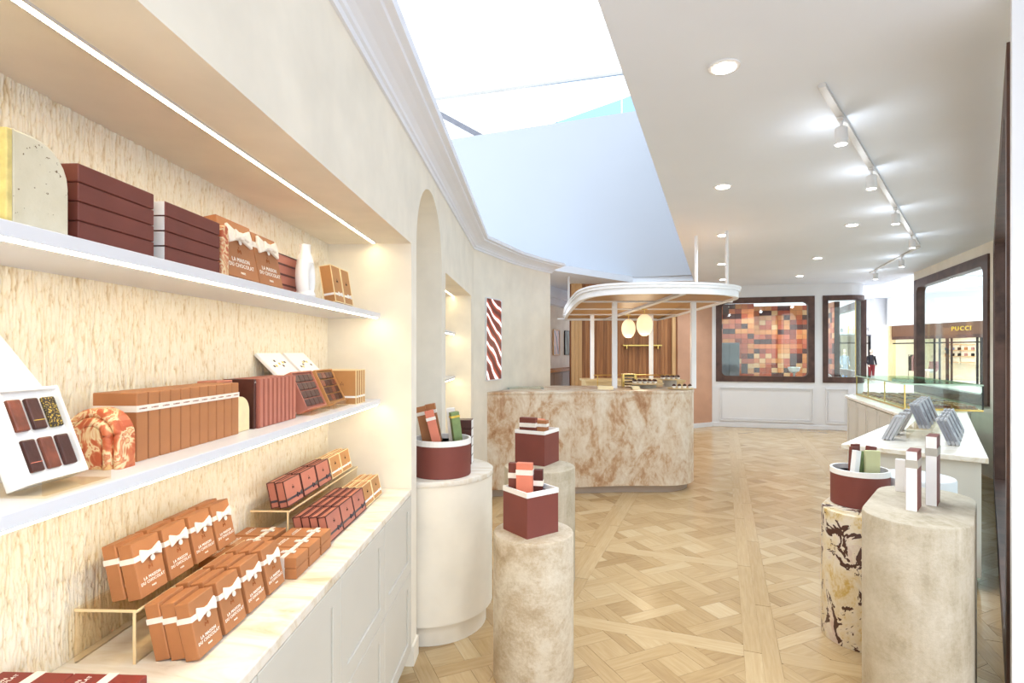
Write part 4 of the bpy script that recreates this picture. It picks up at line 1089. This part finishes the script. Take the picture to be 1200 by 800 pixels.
# --- lower shelf
Z = 1.36
def choc_display(lb, y0, w, h, tilt, xf, side, cols, rows, lid_len, lid_ang, bars, first):
    t = thing('chocolate_display_box', lb, 'chocolate box', lw(xf, y0+w/2, Z+.0045), (-tilt, 0, RG))
    d = .046; b = .006
    mb = MB(); ring(mb, [(-w/2, 0), (w/2, 0), (w/2, h), (-w/2, h)], [(-w/2+b, b), (w/2-b, b), (w/2-b, h-b), (-w/2+b, h-b)], 0, d)
    mb.box(-w/2, w/2, 0, h, 0, .004)
    me = mb.mesh('tray', side, .001, seg=1)
    me.transform(Matrix.Rotation(R(90), 4, 'X') @ Matrix.Translation((0, 0, 0)))
    link('tray', me, t)
    link('insert', MB().box(-w/2+b, w/2-b, -d+.010, -.004, b, h-b).mesh('insert', 'whitecard' if first else side), t)
    mx, mz = (.007, .013) if first else (.008, .008)
    gx, gz = (.008, .015) if first else (.003, .006)
    bwid = (w-2*b-2*mx-gx*(cols-1))/cols; bh = (h-2*b-2*mz-gz*(rows-1))/rows
    for r_ in range(rows):
        for c_ in range(cols):
            x0 = -w/2+b+mx+c_*(bwid+gx); z0 = h-b-mz-bh-r_*(bh+gz)
            m_ = bars[(r_*cols+c_) % len(bars)]
            o = tag(link('chocolate_bar' if first else 'chocolate', MB().box(x0, x0+bwid, -d+.002, -d+.010, z0, z0+bh).mesh('chocolate', m_, .003 if first else .002), t), ('milk chocolate bar with rippled top' if m_ == 'milk' else 'gold flecked chocolate bar' if m_ == 'goldfleck' else None))
            if first and m_ == 'choc' and (r_, c_) in ((0, 1), (1, 0)):
                link('accent_line', MB().box(x0+.002, x0+bwid-.002, -d+.0012, -d+.003, z0+bh*.27, z0+bh*.29).mesh('accent_line', 'gold' if r_ == 0 else 'salmon'), o)
    lm = MB(); lm.box(-w/2-.003, w/2+(.024 if first else .003), -.0, .012, 0, lid_len)
    ld = link('lid', lm.mesh('lid', 'whitecard', .002), t, (0, -.002, h-.002), (-lid_ang, 0, 0))
    if not first:
        for q in range(7):
            xx = -w*.3+w*.1*q; zz = lid_len*(.35+.3*random.random())
            link('print', MB().box(xx-.006, xx+.006, -.0008, 0, zz-.004, zz+.006).mesh('print', 'print_dark' if q % 2 == 0 else 'gold'), ld)
    return t
choc_display('open white box of six chocolate bars at the left end of the lower shelf', .892, .118, .168, R(21), -.250, 'whitecard', 3, 2, .17, R(19), ['milk', 'choc', 'goldfleck', 'choc', 'milk', 'choc'], True)
choc_display('open rose display box of dark chocolates on the lower shelf, left of the pair', 2.03, .19, .155, R(25), -.262, 'rose', 4, 4, .13, R(20), ['choc'], False)
choc_display('open tan display box of dark chocolates on the lower shelf, right of the pair', 2.255, .19, .155, R(25), -.262, 'tan_light', 4, 4, .13, R(20), ['choc', 'milk', 'choc'], False)
def acr(lb, y0, w, xf):
    t = thing('acrylic_easel', lb, 'easel', lw(xf, y0, Z), (0, 0, RL), 'acrylic easels on the lower shelf')
    link('foot', MB().box(-.11, .055, 0, w, 0, .004).mesh('foot', 'acrylic'), t)
    link('lip', MB().box(.05, .055, 0, w, .004, .028).mesh('lip', 'acrylic'), t)
acr('clear acrylic easel under the open white chocolate box', .885, .14, -.232)
acr('clear acrylic easel under the left dark chocolate display', 2.035, .18, -.262)
acr('clear acrylic easel under the right dark chocolate display', 2.26, .18, -.262)
# rainbow arch sculpture facing along the shelf
ra = thing('arch_sculpture', 'terracotta swirl rainbow arch sculpture on the lower shelf', 'sculpture', lw(-.281, 1.10, Z), (0, 0, RL))
for r0, r1, dep in ((.042, .060, .046), (.023, .0425, .052), (0, .024, .058)):
    mb = MB(); n = 16; hgt = .064
    outer = [(r1, 0)]+[(r1*math.cos(PI*k/n), hgt+r1*math.sin(PI*k/n)) for k in range(n+1)]+[(-r1, 0)]
    if r0 == 0: mb.prism_axis(outer, 0, dep, 'y')
    else:
        inner = [(r0, 0)]+[(r0*math.cos(PI*k/n), hgt+r0*math.sin(PI*k/n)) for k in range(n+1)]+[(-r0, 0)]
        for k in range(len(outer)-1): mb.prism_axis([outer[k], outer[k+1], inner[k+1], inner[k]], .058-dep, dep, 'y')
    bm_ = mb.mesh('arch_band', 'swirl')
    bm = bmesh.new(); bm.from_mesh(bm_); bmesh.ops.remove_doubles(bm, verts=bm.verts, dist=.0004)
    dup_f = [f for f in bm.faces if all(len(e.link_faces) > 2 for e in f.edges if True) and len(f.verts) == 4 and abs(f.normal.y) < .1 and False]
    inn = [f for f in bm.faces if sum(len(e.link_faces) > 2 for e in f.edges) >= 2 and abs(f.normal.y) < .2 and f.calc_area() > 0]
    bm.to_mesh(bm_); bm.free()
    link('arch_band', bm_, ra)
    if r0:   # rounded front bead of the band
        rm = (r0+r1)/2; path_ = [(rm, .058-dep, 0)]+[(rm*math.cos(PI*k/n), .058-dep, hgt+rm*math.sin(PI*k/n)) for k in range(n+1)]+[(-rm, .058-dep, 0)]
        link('bead', MB().tube(path_, (r1-r0)/2, 10).mesh('bead', 'swirl', smooth=True), ra)
sp = gift_box('slim_gift_box', '', 'gift box', .0346, .10, .15, 'tan', 'slim tan boxes in the lower shelf row', rib='ribbon', rz=.108, rt=.014)
link('lettering', text_mesh('LA MAISON', .0045, 'print_brown', .0002), sp, (0, -.1016, .115))
for k in range(11):
    o = dup(sp, (0, 0, 0), (0, 0, 0), f'slim tan box with white band, {ORD[k]} from the swirl arch in the lower shelf row'); put(o, -.342, 1.178+.0188+.0376*k, Z)
ca = thing('cream_bookend', 'small cream bookend with rounded corner after the tan row on the lower shelf', 'bookend', lw(0, 0, Z), (0, 0, RL))
link('block', MB().prism_axis([(1.596, 0), (1.672, 0), (1.672, .06)]+[(1.624+.048*math.cos(R(a)), .06+.046*math.sin(R(a))) for a in range(15, 91, 15)]+[(1.596, .106)], -.30, -.252, 'x').mesh('block', plain('cream_resin', (242, 222, 176), .5, .05, 20), .004), ca)
o = gift_box('gift_box', 'rose box standing behind the small cream bookend on the lower shelf', 'gift box', .085, .06, .153, 'rose'); put(o, -.372, 1.64, Z)
o = gift_box('slim_gift_box', 'slim black edged box between the cream bookend and the rose row', 'gift box', .011, .10, .155, 'choc', emb='print_white', ez=.145, es=.006); put(o, -.345, 1.691, Z)
rb = gift_box('slim_gift_box', '', 'gift box', .0285, .10, .155, 'rose_deep', 'slim rose boxes in the lower shelf row')
link('spine', MB().box(-.0085, .0085, -.1025, -.1, .002, .153).mesh('spine', 'rose'), rb)
for k in range(9):
    o = dup(rb, (0, 0, 0), (0, 0, 0), f'slim rose box, {ORD[k]} from the left in the lower shelf rose row'); put(o, -.338, 1.713+.0297*k, Z)
eb = gift_box('gift_box', '', 'gift box', .031, .15, .155, 'tan_light', 'light tan boxes at the end of the lower shelf', edge='edge_cream', rib='whitecard', rz=.03, rt=.009)
lm_ = emblem_mesh(.014, 'print_dark')
link('emblem', lm_, eb, (-.0162, -.085, .092), (0, 0, R(-90)))
for k in range(4):
    o = dup(eb, (0, 0, 0), (0, 0, 0), f'cream piped tan box, {ORD[k]} of four at the right end of the lower shelf'); put(o, -.335, 2.49+.0325*k, Z)

# --- worktop
Z = .905; ZR = 1.026
for k, (y0, y1) in enumerate(((1.205, 1.66), (1.965, 2.73))):
    t = thing('acrylic_riser', 'clear acrylic riser under the upper '+('tan ribboned boxes' if k == 0 else 'rose and cream boxes'), 'riser', lw(0, 0, Z), (0, 0, RL))
    link('top_sheet', MB().box(-.405, -.262, y0, y1, .115, .121).mesh('top_sheet', 'acrylic'), t)
    link('front_sheet', MB().box(-.270, -.264, y0, y1, 0, .115).mesh('front_sheet', 'acrylic'), t)
    link('edge', MB().box(-.405, -.262, y0-.0004, y0+.0012, .115, .121).box(-.262, -.2606, y0, y1, .115, .121).box(-.2702, -.2638, y0-.0006, y0+.001, 0, .115).mesh('edge', 'acrylic_edge'), t)
    link('back_sheet', MB().box(-.405, -.399, y0, y1, 0, .115).mesh('back_sheet', 'acrylic'), t)
bag = gift_box('ribbon_gift_box', '', 'gift box', .092, .033, .128, 'tan', 'small tan ribboned boxes on the worktop', rib='ribbon', rz=.084, rt=.0125, bow=.035, bx=.006, tagm=True, text=.0102, tz=.034, emb='print_brown', ez=.062, es=.012)
T = R(12)
for c_ in range(4):
    for r_ in range(3):
        o = dup(bag, (0, 0, 0), (0, 0, 0), f'tan ribboned box on the worktop, {ROW[r_]}, {ORD[c_]} from the camera')
        put(o, -.125-.035*r_-.033, 1.215+.108*c_+.049, Z, T, 1)
for c_ in range(4):
    for r_ in range(2):
        o = dup(bag, (0, 0, 0), (0, 0, 0), f'tan ribboned box on the riser, {["front", "back"][r_]} row, {ORD[c_]} from the camera')
        put(o, -.276-.035*r_-.033, 1.236+.104*c_+.049, ZR, T, 1)
fb = thing('flat_gift_box', '', 'gift box', group='flat tan boxes stacked in pairs on the worktop')
link('body', MB().box(-.044, .044, -.142, 0, 0, .032).mesh('body', 'tan', .0015, seg=1), fb)
rr = link('ribbon', MB().box(-.0452, .0452, -.105, -.09, -.0, .0332).mesh('ribbon', 'ribbon'), fb)
bb = bow_mesh(.022, 'ribbon'); link('bow', bb, rr, (0, -.0975, .0335), (R(-90), 0, R(90)))
link('lettering', text_mesh('LA MAISON\nDU CHOCOLAT', .0085, 'print_white', .0003, 1.12, .95), fb, (0, -.035, .0325), (R(-90), 0, 0))
for r_ in range(2):
    for c_ in range(3):
        for s_ in range(2):
            o = dup(fb, (0, 0, 0), (0, 0, 0), f'flat tan box, {["upper", "lower"][1-s_]} of a pair, {["front", "rear"][r_]} row, {ORD[c_]} pair from the camera')
            put(o, (-.103, -.266)[r_]-.142, 1.664+.098*c_+.044, Z+.0335*s_, 0, .6)
rg_ = gift_box('gift_box', '', 'gift box', .137, .0285, .094, 'rose', 'rose boxes with dark ribbon on the worktop', edge='edge_dark', rib='ribbon_dark', rz=.02, rt=.008, bow=.022, bx=.04, emb='print_dark', ez=.06, es=.012)
cg_ = gift_box('gift_box', '', 'gift box', .122, .0285, .094, 'tan_light', 'cream edged boxes with white ribbon on the worktop', edge='edge_cream', rib='whitecard', rz=.02, rt=.008, bow=.017, bx=.035, emb='print_dark', ez=.06, es=.012)
for c_ in range(3):
    for r_ in range(4):
        o = dup(rg_, (0, 0, 0), (0, 0, 0), f'rose box with dark ribbon on the worktop, {ROW[r_]}, {ORD[c_]} from the camera'); put(o, -.113-.0305*r_-.0285, 1.972+.143*c_+.069, Z, T)
    for r_ in range(2):
        o = dup(rg_, (0, 0, 0), (0, 0, 0), f'rose box with dark ribbon on the riser, {["front", "back"][r_]} row, {ORD[c_]} from the camera'); put(o, -.275-.032*r_-.0285, 1.985+.147*c_+.069, ZR, T)
for c_ in range(2):
    for r_ in range(3):
        o = dup(cg_, (0, 0, 0), (0, 0, 0), f'cream edged box on the worktop, {["front", "middle", "back"][r_]} row, {["nearer", "farther"][c_]} column'); put(o, -.118-.0305*r_-.0285, 2.408+.13*c_+.061, Z, T)
    for r_ in range(2):
        o = dup(cg_, (0, 0, 0), (0, 0, 0), f'cream edged box on the riser, {["front", "back"][r_]} row, {["nearer", "farther"][c_]} column'); put(o, -.275-.032*r_-.0285, 2.433+.13*c_+.061, ZR, T)
mf = thing('flat_gift_box', '', 'gift box', group='maroon ribboned boxes at the near end of the worktop')
link('body', MB().box(-.065, .065, -.145, 0, 0, .066).mesh('body', plain('deep_red_card', (128, 44, 36), .5, .05, 8), .0015, seg=1), mf)
rr = link('ribbon', MB().box(-.0662, .0662, -.088, -.068, -.0, .0672).mesh('ribbon', 'ribbon'), mf)
link('bow', bow_mesh(.03, 'ribbon'), rr, (-.03, -.078, .068), (R(-90), 0, R(80)))
link('lettering', text_mesh('LA MAISON\nDU CHOCOLAT', .0115, 'print_white', .0003, 1.12, .95), mf, (.01, -.035, .0665), (R(-90), 0, 0))
for k, xb in enumerate((-.282, -.429)):
    o = dup(mf, (0, 0, 0), (0, 0, 0), f'deep red ribboned box at the near end of the worktop, {["room side", "wall side"][k]} of the two'); put(o, xb+.005, .995, Z)

# --- narrow niche goods and light box
for k, (z, y, m_, l_) in enumerate(((1.796, 5.2, 'maroon', 'upper'), (1.36, 5.15, 'choc', 'lower'))):
    o = gift_box('gift_box', f'small dark red box on the {l_} shelf of the narrow niche' if k == 0 else 'small black box on the lower shelf of the narrow niche', 'gift box', .10, .05, .13, m_, rib='ribbon_dark', rz=.06, rt=.01); put(o, -.30, y, z)
sd = (Vector((0.0, 6.62))-Vector(lw(0, 5.67)[:2])); rz_ = math.atan2(sd.y, sd.x); sdn = sd.normalized(); p0 = Vector(lw(0, 5.67)[:2])+sdn*.27
lb_ = thing('light_box', 'tall lit picture of stacked chocolate pieces on the bend wall', 'light box', (p0.x, p0.y, 1.28), (0, 0, rz_))
fr_ = MB(); ring_frame(fr_, .42, .915, .012, .001, -.02, .01, 0, 1)
link('frame', fr_.mesh('frame', 'white'), lb_)
link('print', MB().box(.012, .408, -.014, 0, .012, .903).mesh('print', 'lightart'), lb_)
# ------------------------------------------------------------------ pedestals on the left
pd = thing('half_round_pedestal', 'tall round cream pedestal with marble top under the arch', 'pedestal', lw(0, 3.3), (0, 0, RL))
def dshape(r, n=40): return [(max(-.29, r*math.cos(2*PI*k/n)), r*math.sin(2*PI*k/n)) for k in range(n)]
link('drum', MB().prism(dshape(.372), .12, .87).mesh('drum', 'cream', smooth=True), pd)
link('top', MB().prism(dshape(.378), .87, .90).mesh('top', 'onyx', .003, smooth=True), pd)
link('plinth', MB().prism(dshape(.335), 0, .12).mesh('plinth', 'cream', smooth=True), pd)
def bucket(lb, x, y, z, r, h, rz=0):
    t = thing('round_bucket', lb, 'bucket', (x, y, z), (0, 0, rz))
    link('shell', MB().lathe([(r-.004, 0), (r, .004), (r, h), (r-.008, h), (r-.008, .01), (.001, .01)], 44).mesh('shell', 'bucket', smooth=True), t)
    link('rim', MB().lathe([(r+.002, h-.028), (r+.002, h+.002), (r-.010, h+.002), (r-.010, h-.028)], 44).mesh('rim', 'whitecard'), t)
    link('filler', MB().lathe([(r-.009, h*.55), (r-.009, h*.55+.01)], 32).mesh('filler', 'bucket'), t)
    return t
def bar_box(lb, loc, rot, w, d, h, body, band=None, bz=.6, bt=.02, grp=None, endm=None):
    t = thing('bar_box', lb, 'gift box', loc, rot, grp)
    link('body', MB().box(-w/2, w/2, -d/2, d/2, 0, h).mesh('body', body, .0012, seg=1), t)
    if band: link('band', MB().box(-w/2-.0018, w/2+.0018, -d/2-.0018, d/2+.0018, h*bz, h*bz+bt).mesh('band', band), t)
    if endm: link('front_panel', MB().box(-w/2+.001, w/2-.001, -d/2-.0012, -d/2, .001, h-.001).mesh('front_panel', endm), t)
    return t
bx_, by_, _ = lw(.095, 3.15)
bucket('round oxblood bucket of slim boxes on the cream pedestal', bx_, by_, .90, .165, .205)
bb_ = [('maroon', 'tan', -.06, -.06, -14, 8), ]
bar_box('brown slim box leaning in the bucket under the arch', (bx_-.07, by_-.01, 1.03), (R(-6), R(-13), RL), .055, .03, .26, 'tan', 'ribbon', .8, .02)
bar_box('salmon slim box leaning in the bucket under the arch', (bx_-.01, by_-.05, 1.03), (R(-4), R(-14), RL+.15), .05, .03, .245, 'salmon', 'ribbon', .76, .018)
bar_box('second brown slim box behind the salmon box in the arch bucket', (bx_-.03, by_+.06, 1.03), (R(4), R(-10), RL), .06, .03, .27, 'tan', 'ribbon', .8, .02)
bar_box('sage green slim box in the bucket under the arch', (bx_+.095, by_+.02, 1.03), (0, R(-8), RL+.5), .05, .035, .225, 'green', 'gold', .86, .012)
bar_box('pale slim box behind the green box in the arch bucket', (bx_+.06, by_+.075, 1.03), (0, R(-5), RL), .045, .03, .24, 'whitecard')
sx_, sy_, _ = lw(.165, 3.46)
TOPN = TOPN[:2]+['middle', 'second from top', 'top']
for k in range(5):
    o = tag(link('flat_gift_box', MB().box(-.07, .07, -.05, .05, 0, .054).mesh('flat_gift_box', 'choc', .002), None, (sx_, sy_, .90+.055*k), (0, 0, RL)), f'dark chocolate box behind the arch bucket, {TOPN[k]} of its stack', 'gift box', 'dark boxes stacked behind the arch bucket')
    link('end_label', MB().box(.07, .0712, -.049, .049, .004, .050).mesh('end_label', 'whitecard'), o)
def round_ped(lb, x, y, r, h, mat):
    t = tag(link('stone_pedestal', MB().lathe([(r-.012, 0), (r-.003, .004), (r, .014), (r, h-.012), (r-.004, h-.003), (r-.014, h)], 64).mesh('stone_pedestal', mat, smooth=True), None, (x, y, 0)), lb, 'pedestal'); return t
round_ped('nearer round travertine pedestal carrying an open box of bars', .106, 2.71, .199, .715, 'trav')
round_ped('farther round pale travertine pedestal behind the near one', .195, 3.85, .248, .80, 'trav_pale')
def open_box(lb, corners, z, h):
    """Open square box from its left, front and right base corners."""
    L, F, Rr = [Vector(c) for c in corners]
    u = (Rr-F); s = (u.length+(L-F).length)/2; ang = math.atan2(u.y, u.x)
    c = F+(Rr-F).normalized()*s/2+Vector((-u.y, u.x)).normalized()*s/2
    t = thing('open_box', lb, 'box', (c.x, c.y, z), (0, 0, ang)); a = s/2; w = .006
    mb = MB(); ring(mb, [(-a, -a), (a, -a), (a, a), (-a, a)], [(-a+w, -a+w), (a-w, -a+w), (a-w, a-w), (-a+w, a-w)], 0, h)
    mb.box(-a+w, a-w, -a+w, a-w, .0, .008); link('shell', mb.mesh('shell', 'bucket'), t)
    mb = MB(); e = .0015; ring(mb, [(-a-e, -a-e), (a+e, -a-e), (a+e, a+e), (-a-e, a+e)], [(-a+w+e, -a+w+e), (a-w-e, -a+w+e), (a-w-e, a-w-e), (-a+w+e, a-w-e)], h-.022, h+.002)
    link('rim', mb.mesh('rim', 'whitecard'), t)
    link('false_floor', MB().box(-a+w, a-w, -a+w, a-w, h-.06, h-.05).mesh('false_floor', 'whitecard'), t)
    return c, ang, s
c, ang, s = open_box('oxblood open cube box on the nearer travertine pedestal', [(-.048, 2.732), (.071, 2.573), (.2236, 2.685)], .715, .215)
zb = .715+.166
def lc(c, ang, x, y, z): return (c.x+x*math.cos(ang)-y*math.sin(ang), c.y+x*math.sin(ang)+y*math.cos(ang), z)
bar_box('salmon box with cream band standing in the near open box', lc(c, ang, -.032, .005, zb), (0, 0, ang-.85), .08, .035, .172, 'salmon', 'ribbon', .66, .026)
bar_box('maroon banded box at the left in the near open box', lc(c, ang, -.055, .068, zb), (0, 0, ang-.85), .045, .03, .165, 'maroon', 'ribbon', .55, .026)
bar_box('dark chocolate banded box at the right in the near open box', lc(c, ang, .035, -.02, zb), (0, 0, ang-.8), .045, .035, .135, 'darkred', 'ribbon', .42, .026)
bar_box('blue grey small box in the right corner of the near open box', lc(c, ang, .07, .03, zb), (0, 0, ang-.2), .03, .04, .105, 'cloth_blue')
c2, ang2, s2 = open_box('oxblood open cube box on the farther pale pedestal', [(.031, 3.92), (.226, 3.807), (.349, 4.02)], .80, .24)
zb = .80+.191
def flat(lb, x, y, z, rz, w, d, h, m_): bar_box(lb, lc(c2, ang2, x, y, z), (R(90), 0, rz), w, h, d, m_, 'ribbon', .05, .03)
bar_box('maroon banded bar lying in the far open box at the back', lc(c2, ang2, -.05, .045, zb), (0, 0, ang2-1.45), .12, .05, .135, 'maroon', 'ribbon', .5, .03)
bar_box('tan banded bar lying in the far open box at the front', lc(c2, ang2, .0, -.015, zb), (0, 0, ang2-1.45), .13, .055, .115, 'tan', 'ribbon', .6, .022)
bar_box('salmon banded bar lying in the far open box at the right', lc(c2, ang2, .065, .03, zb), (0, 0, ang2-1.45), .10, .05, .112, 'salmon', 'ribbon', .6, .022)

# ------------------------------------------------------------------ stone pedestals on the right
AX = math.atan2(.75, .66)
def cs(c, s): return (.66*s+.75*c, .75*s-.66*c)
def stone(lb, c, s, half, r, h, mat):
    x, y = cs(c, s)
    pl = stadium(0, 0, AX, half, r, 20); mb = MB()
    levels = [(.985, 0), (1, .010), (1, h-.012), (.985, h-.003), (.955, h)]
    n = len(pl); vs = []; fs = []
    for k, z in levels: vs += [(p[0]*(1-(1-k)*.6), p[1]*(1-(1-k)*.6), z) for p in pl]
    for i in range(len(levels)-1):
        for k in range(n): fs.append((i*n+k, i*n+(k+1) % n, (i+1)*n+(k+1) % n, (i+1)*n+k))
    fs += [tuple(range(n))[::-1], tuple(range((len(levels)-1)*n, len(levels)*n))]
    return tag(link('stone_pedestal', mb.raw(vs, fs).mesh('stone_pedestal', mat, smooth=True), None, (x, y, 0)), lb, 'pedestal')
stone('large oblong pale travertine pedestal at the lower right', -.25, 3.13, .21, .195, .90, 'trav_pale')
stone('zebra veined marble pedestal left of the large travertine one', -.555, 3.68, .08, .195, .72, 'zebra')
x, y = cs(-.555, 3.70)
bucket('round oxblood bucket of slim boxes on the zebra marble pedestal', 2.015, 3.165, .72, .148, .205)
bar_box('white slim box leaning in the right bucket', (1.955, 3.13, .845), (0, R(8), .3), .035, .03, .19, 'whitecard', None, endm='whitecard')
bar_box('dark red slim box in the right bucket', (1.99, 3.19, .845), (0, R(4), .3), .06, .02, .2, 'maroon')
bar_box('sage green slim box in the right bucket', (2.015, 3.16, .845), (0, R(8), .3), .035, .025, .18, 'green')
bar_box('pale olive slim box in front in the right bucket', (2.06, 3.125, .845), (0, 0, -.2), .075, .025, .19, 'palegreen')
bar_box('red slim box at the back right of the right bucket', (2.075, 3.19, .845), (0, R(9), .3), .06, .025, .205, 'bucket')
bar_box('second maroon slim box at the back of the right bucket', (2.03, 3.23, .845), (0, 0, .3), .05, .022, .21, 'maroon')
rwp = round_ped('low round white pedestal behind the large travertine one', 2.34, 3.16, .185, .885, 'white')
for k, (px1, py1, z) in enumerate(((1.798, 2.445, .90), (1.946, 2.525, .90), (1.955, 2.745, .90))):
    hgt = (.262, .315, .16)[k]
    x, y = px1, py1
    bar_box(['tall maroon box with white front on the large pedestal, left of the pair', 'tall maroon box with white front on the large pedestal, right of the pair', 'small white box behind the tall boxes on the large pedestal'][k],
            (x, y, z), (0, 0, AX-PI/2-.035), .042 if k < 2 else .045, .125 if k < 2 else .03, hgt, 'bucket' if k < 2 else 'whitecard', 'stonegrey' if k < 2 else None, .72, .035, endm='whitecard' if k < 2 else None)

# ------------------------------------------------------------------ right counters
rc = thing('display_counter', 'angled counter with cream onyx top and greige body on the right', 'counter')
P1, P2 = (2.5, 4.15), (3.13, 3.585)
top_poly = [P2, (5.30, 6.36), (5.72, 6.75), (6.70, 9.30), (5.36, 8.80), (4.27, 5.91), P1][::1]
def shrink(poly, d): return inset(poly, d)
ar = sum(top_poly[i][0]*top_poly[(i+1) % 7][1]-top_poly[(i+1) % 7][0]*top_poly[i][1] for i in range(7))
if ar < 0: top_poly = top_poly[::-1]
link('top', MB().prism(top_poly, .862, .90).mesh('top', 'onyx', .006), rc)
body_poly = shrink(top_poly, .035)
link('body', MB().prism(body_poly, .09, .862).mesh('body', 'cabinet'), rc)
link('plinth', MB().prism(shrink(top_poly, .07), 0, .09).mesh('plinth', 'kick'), rc)
# cupboard doors on the run facing the hall
fa, fb_ = Vector((4.27, 5.91)), Vector((5.36, 8.80)); fdv = (fb_-fa).normalized(); fln = (fb_-fa).length; rfd = math.atan2(fdv.y, fdv.x)
nleft = Vector((-fdv.y, fdv.x))
for k in range(5):
    o0 = fa+fdv*(.08+.575*k)-nleft*.035
    d_ = link('door', MB().box(0, .55, 0, .016, .11, .85).mesh('door', 'cabinet', .002), rc, (o0.x, o0.y, 0), (0, 0, rfd))
    mb = MB(); ring_frame(mb, .55, .74, .06, .003, .016, .024, 0, 1); link('door_frame', mb.mesh('door_frame', 'cabinet'), d_, (0, 0, .11))
# glass case
gcs = thing('glass_display_case', 'low glass display case with brass base on the right counter', 'display case')
A0, A1 = Vector((4.75, 6.62)), Vector((5.62, 8.93)); cd = (A1-A0).normalized(); cl = (A1-A0).length; rcd = math.atan2(cd.y, cd.x)
gcs.location = (A0.x, A0.y, .90); gcs.rotation_euler = (0, 0, rcd)
DW = .78
link('base', MB().box(0, cl, -DW, 0, 0, .022).mesh('base', 'brass', .003), gcs)
link('front_pane', MB().box(.004, cl-.004, -.012, -.004, .022, .30).mesh('front_pane', 'glass'), gcs)
link('back_pane', MB().box(.004, cl-.004, -DW+.004, -DW+.012, .022, .30).mesh('back_pane', 'glass'), gcs)
link('side_pane', MB().box(.004, .012, -DW+.012, -.012, .022, .30).mesh('side_pane', 'glass'), gcs)
link('side_pane', MB().box(cl-.012, cl-.004, -DW+.012, -.012, .022, .30).mesh('side_pane', 'glass'), gcs)
link('top_pane', MB().box(0, cl, -DW, 0, .30, .316).mesh('top_pane', 'greenglass'), gcs)
link('glass_edge', MB().box(-.002, .0, -DW, 0, .30, .316).box(0, cl, 0, .002, .30, .316).box(0, cl, -DW-.002, -DW, .30, .316).mesh('glass_edge', plain('green_glass_edge', (196, 222, 200), .2, .05, 4, .5)), gcs)
for x in (.01, cl*.35, cl*.7, cl-.01): link('post', MB().box(x-.008, x+.008, -.018, -.004, .022, .30).mesh('post', 'brass'), gcs)
link('post', MB().box(.0, .012, -DW, -DW+.012, .022, .30).mesh('post', 'black'), gcs)
for i in range(9):
    for j in range(3):
        x0 = .06+i*(cl-.1)/9; y0 = -.06-j*.24; t = thing('chocolate_tray', f'tray of chocolates in the glass case, {["hall side", "middle", "window side"][j]} row, {ORD[i]} from the front', 'tray', (0, 0, 0), (0, 0, 0), 'trays of chocolates in the glass case')
        p = A0+cd*x0-nleft*0+Vector((-cd.y, cd.x))*y0; t.location = (p.x, p.y, .922); t.rotation_euler = (0, 0, rcd)
        link('tray', MB().box(0, .20, -.21, 0, 0, .012).mesh('tray', 'brass' if j == 0 else 'slat', .002), t)
        mb = MB()
        for a in range(4):
            for b in range(4): mb.box(.014+a*.045, .05+a*.045, -.195+b*.048, -.158+b*.048, .012, .036)
        ch = link('chocolates', mb.mesh('chocolates', ['slat', 'milk', 'slat', 'tan'][(i+j) % 4], .004, seg=1), t); tag(ch, kind='stuff')

# grey boxed bars on acrylic stands, counter frame c across, s along
gb = gift_box('slim_gift_box', '', 'gift box', .15, .02, .205, 'greycard', 'grey slim boxes on the angled counter')
link('spine_label', MB().box(-.076, -.075, -.018, -.002, .03, .19).mesh('spine_label', 'greydark'), gb)
link('front_label', MB().box(-.04, .04, -.021, -.02, .09, .13).mesh('front_label', 'greydark'), gb)
def gplace(c, s, z, tilt, rz, lb):
    x, y = cs(c, s); o = dup(gb, (x, y, z), (-tilt, 0, rz), lb); return o
def easel(lb, c, s, ln, wd, ht):
    x, y = cs(c, s); t = thing('acrylic_stand', lb, 'stand', (x, y, .90), (0, 0, AX))
    link('top_sheet', MB().box(0, ln, -wd/2, wd/2, ht-.006, ht).mesh('top_sheet', 'acrylic'), t)
    for q in (-1, 1): link('side_sheet', MB().box(0, ln, q*wd/2-.003, q*wd/2+.003, 0, ht-.006).mesh('side_sheet', 'acrylic'), t)
easel('long acrylic stand under the middle grey boxes on the angled counter', -.44, 5.42, 1.1, .16, .085)
# left row faces the hall, leaning toward the stand
for i in range(3):
    for k in range(3):
        gplace(-.60-.024*k+.0, 5.28+.34*i, .90, R(24), AX-PI/2+PI+PI/2, f'grey slim box on the stand\'s hall side, {ORD[i]} group from the front, {["inner", "middle", "outer"][k]}')
for i in range(4):
    for k in range(3):
        gplace(-.44+.024*k, 5.50+.28*i, .985, R(20), AX-PI/2+PI/2, f'grey slim box on top of the stand, {ORD[i]} group from the front, {["inner", "middle", "outer"][k]}')
for i in range(4):
    for k in range(3):
        gplace(-.25+.024*k, 5.30+.29*i, .90, R(22), AX-PI/2+PI/2, f'grey slim box on the stand\'s window side, {ORD[i]} group from the front, {["inner", "middle", "outer"][k]}')
for o in list(bpy.data.objects):
    if 'placed' in o.keys(): del o['placed']
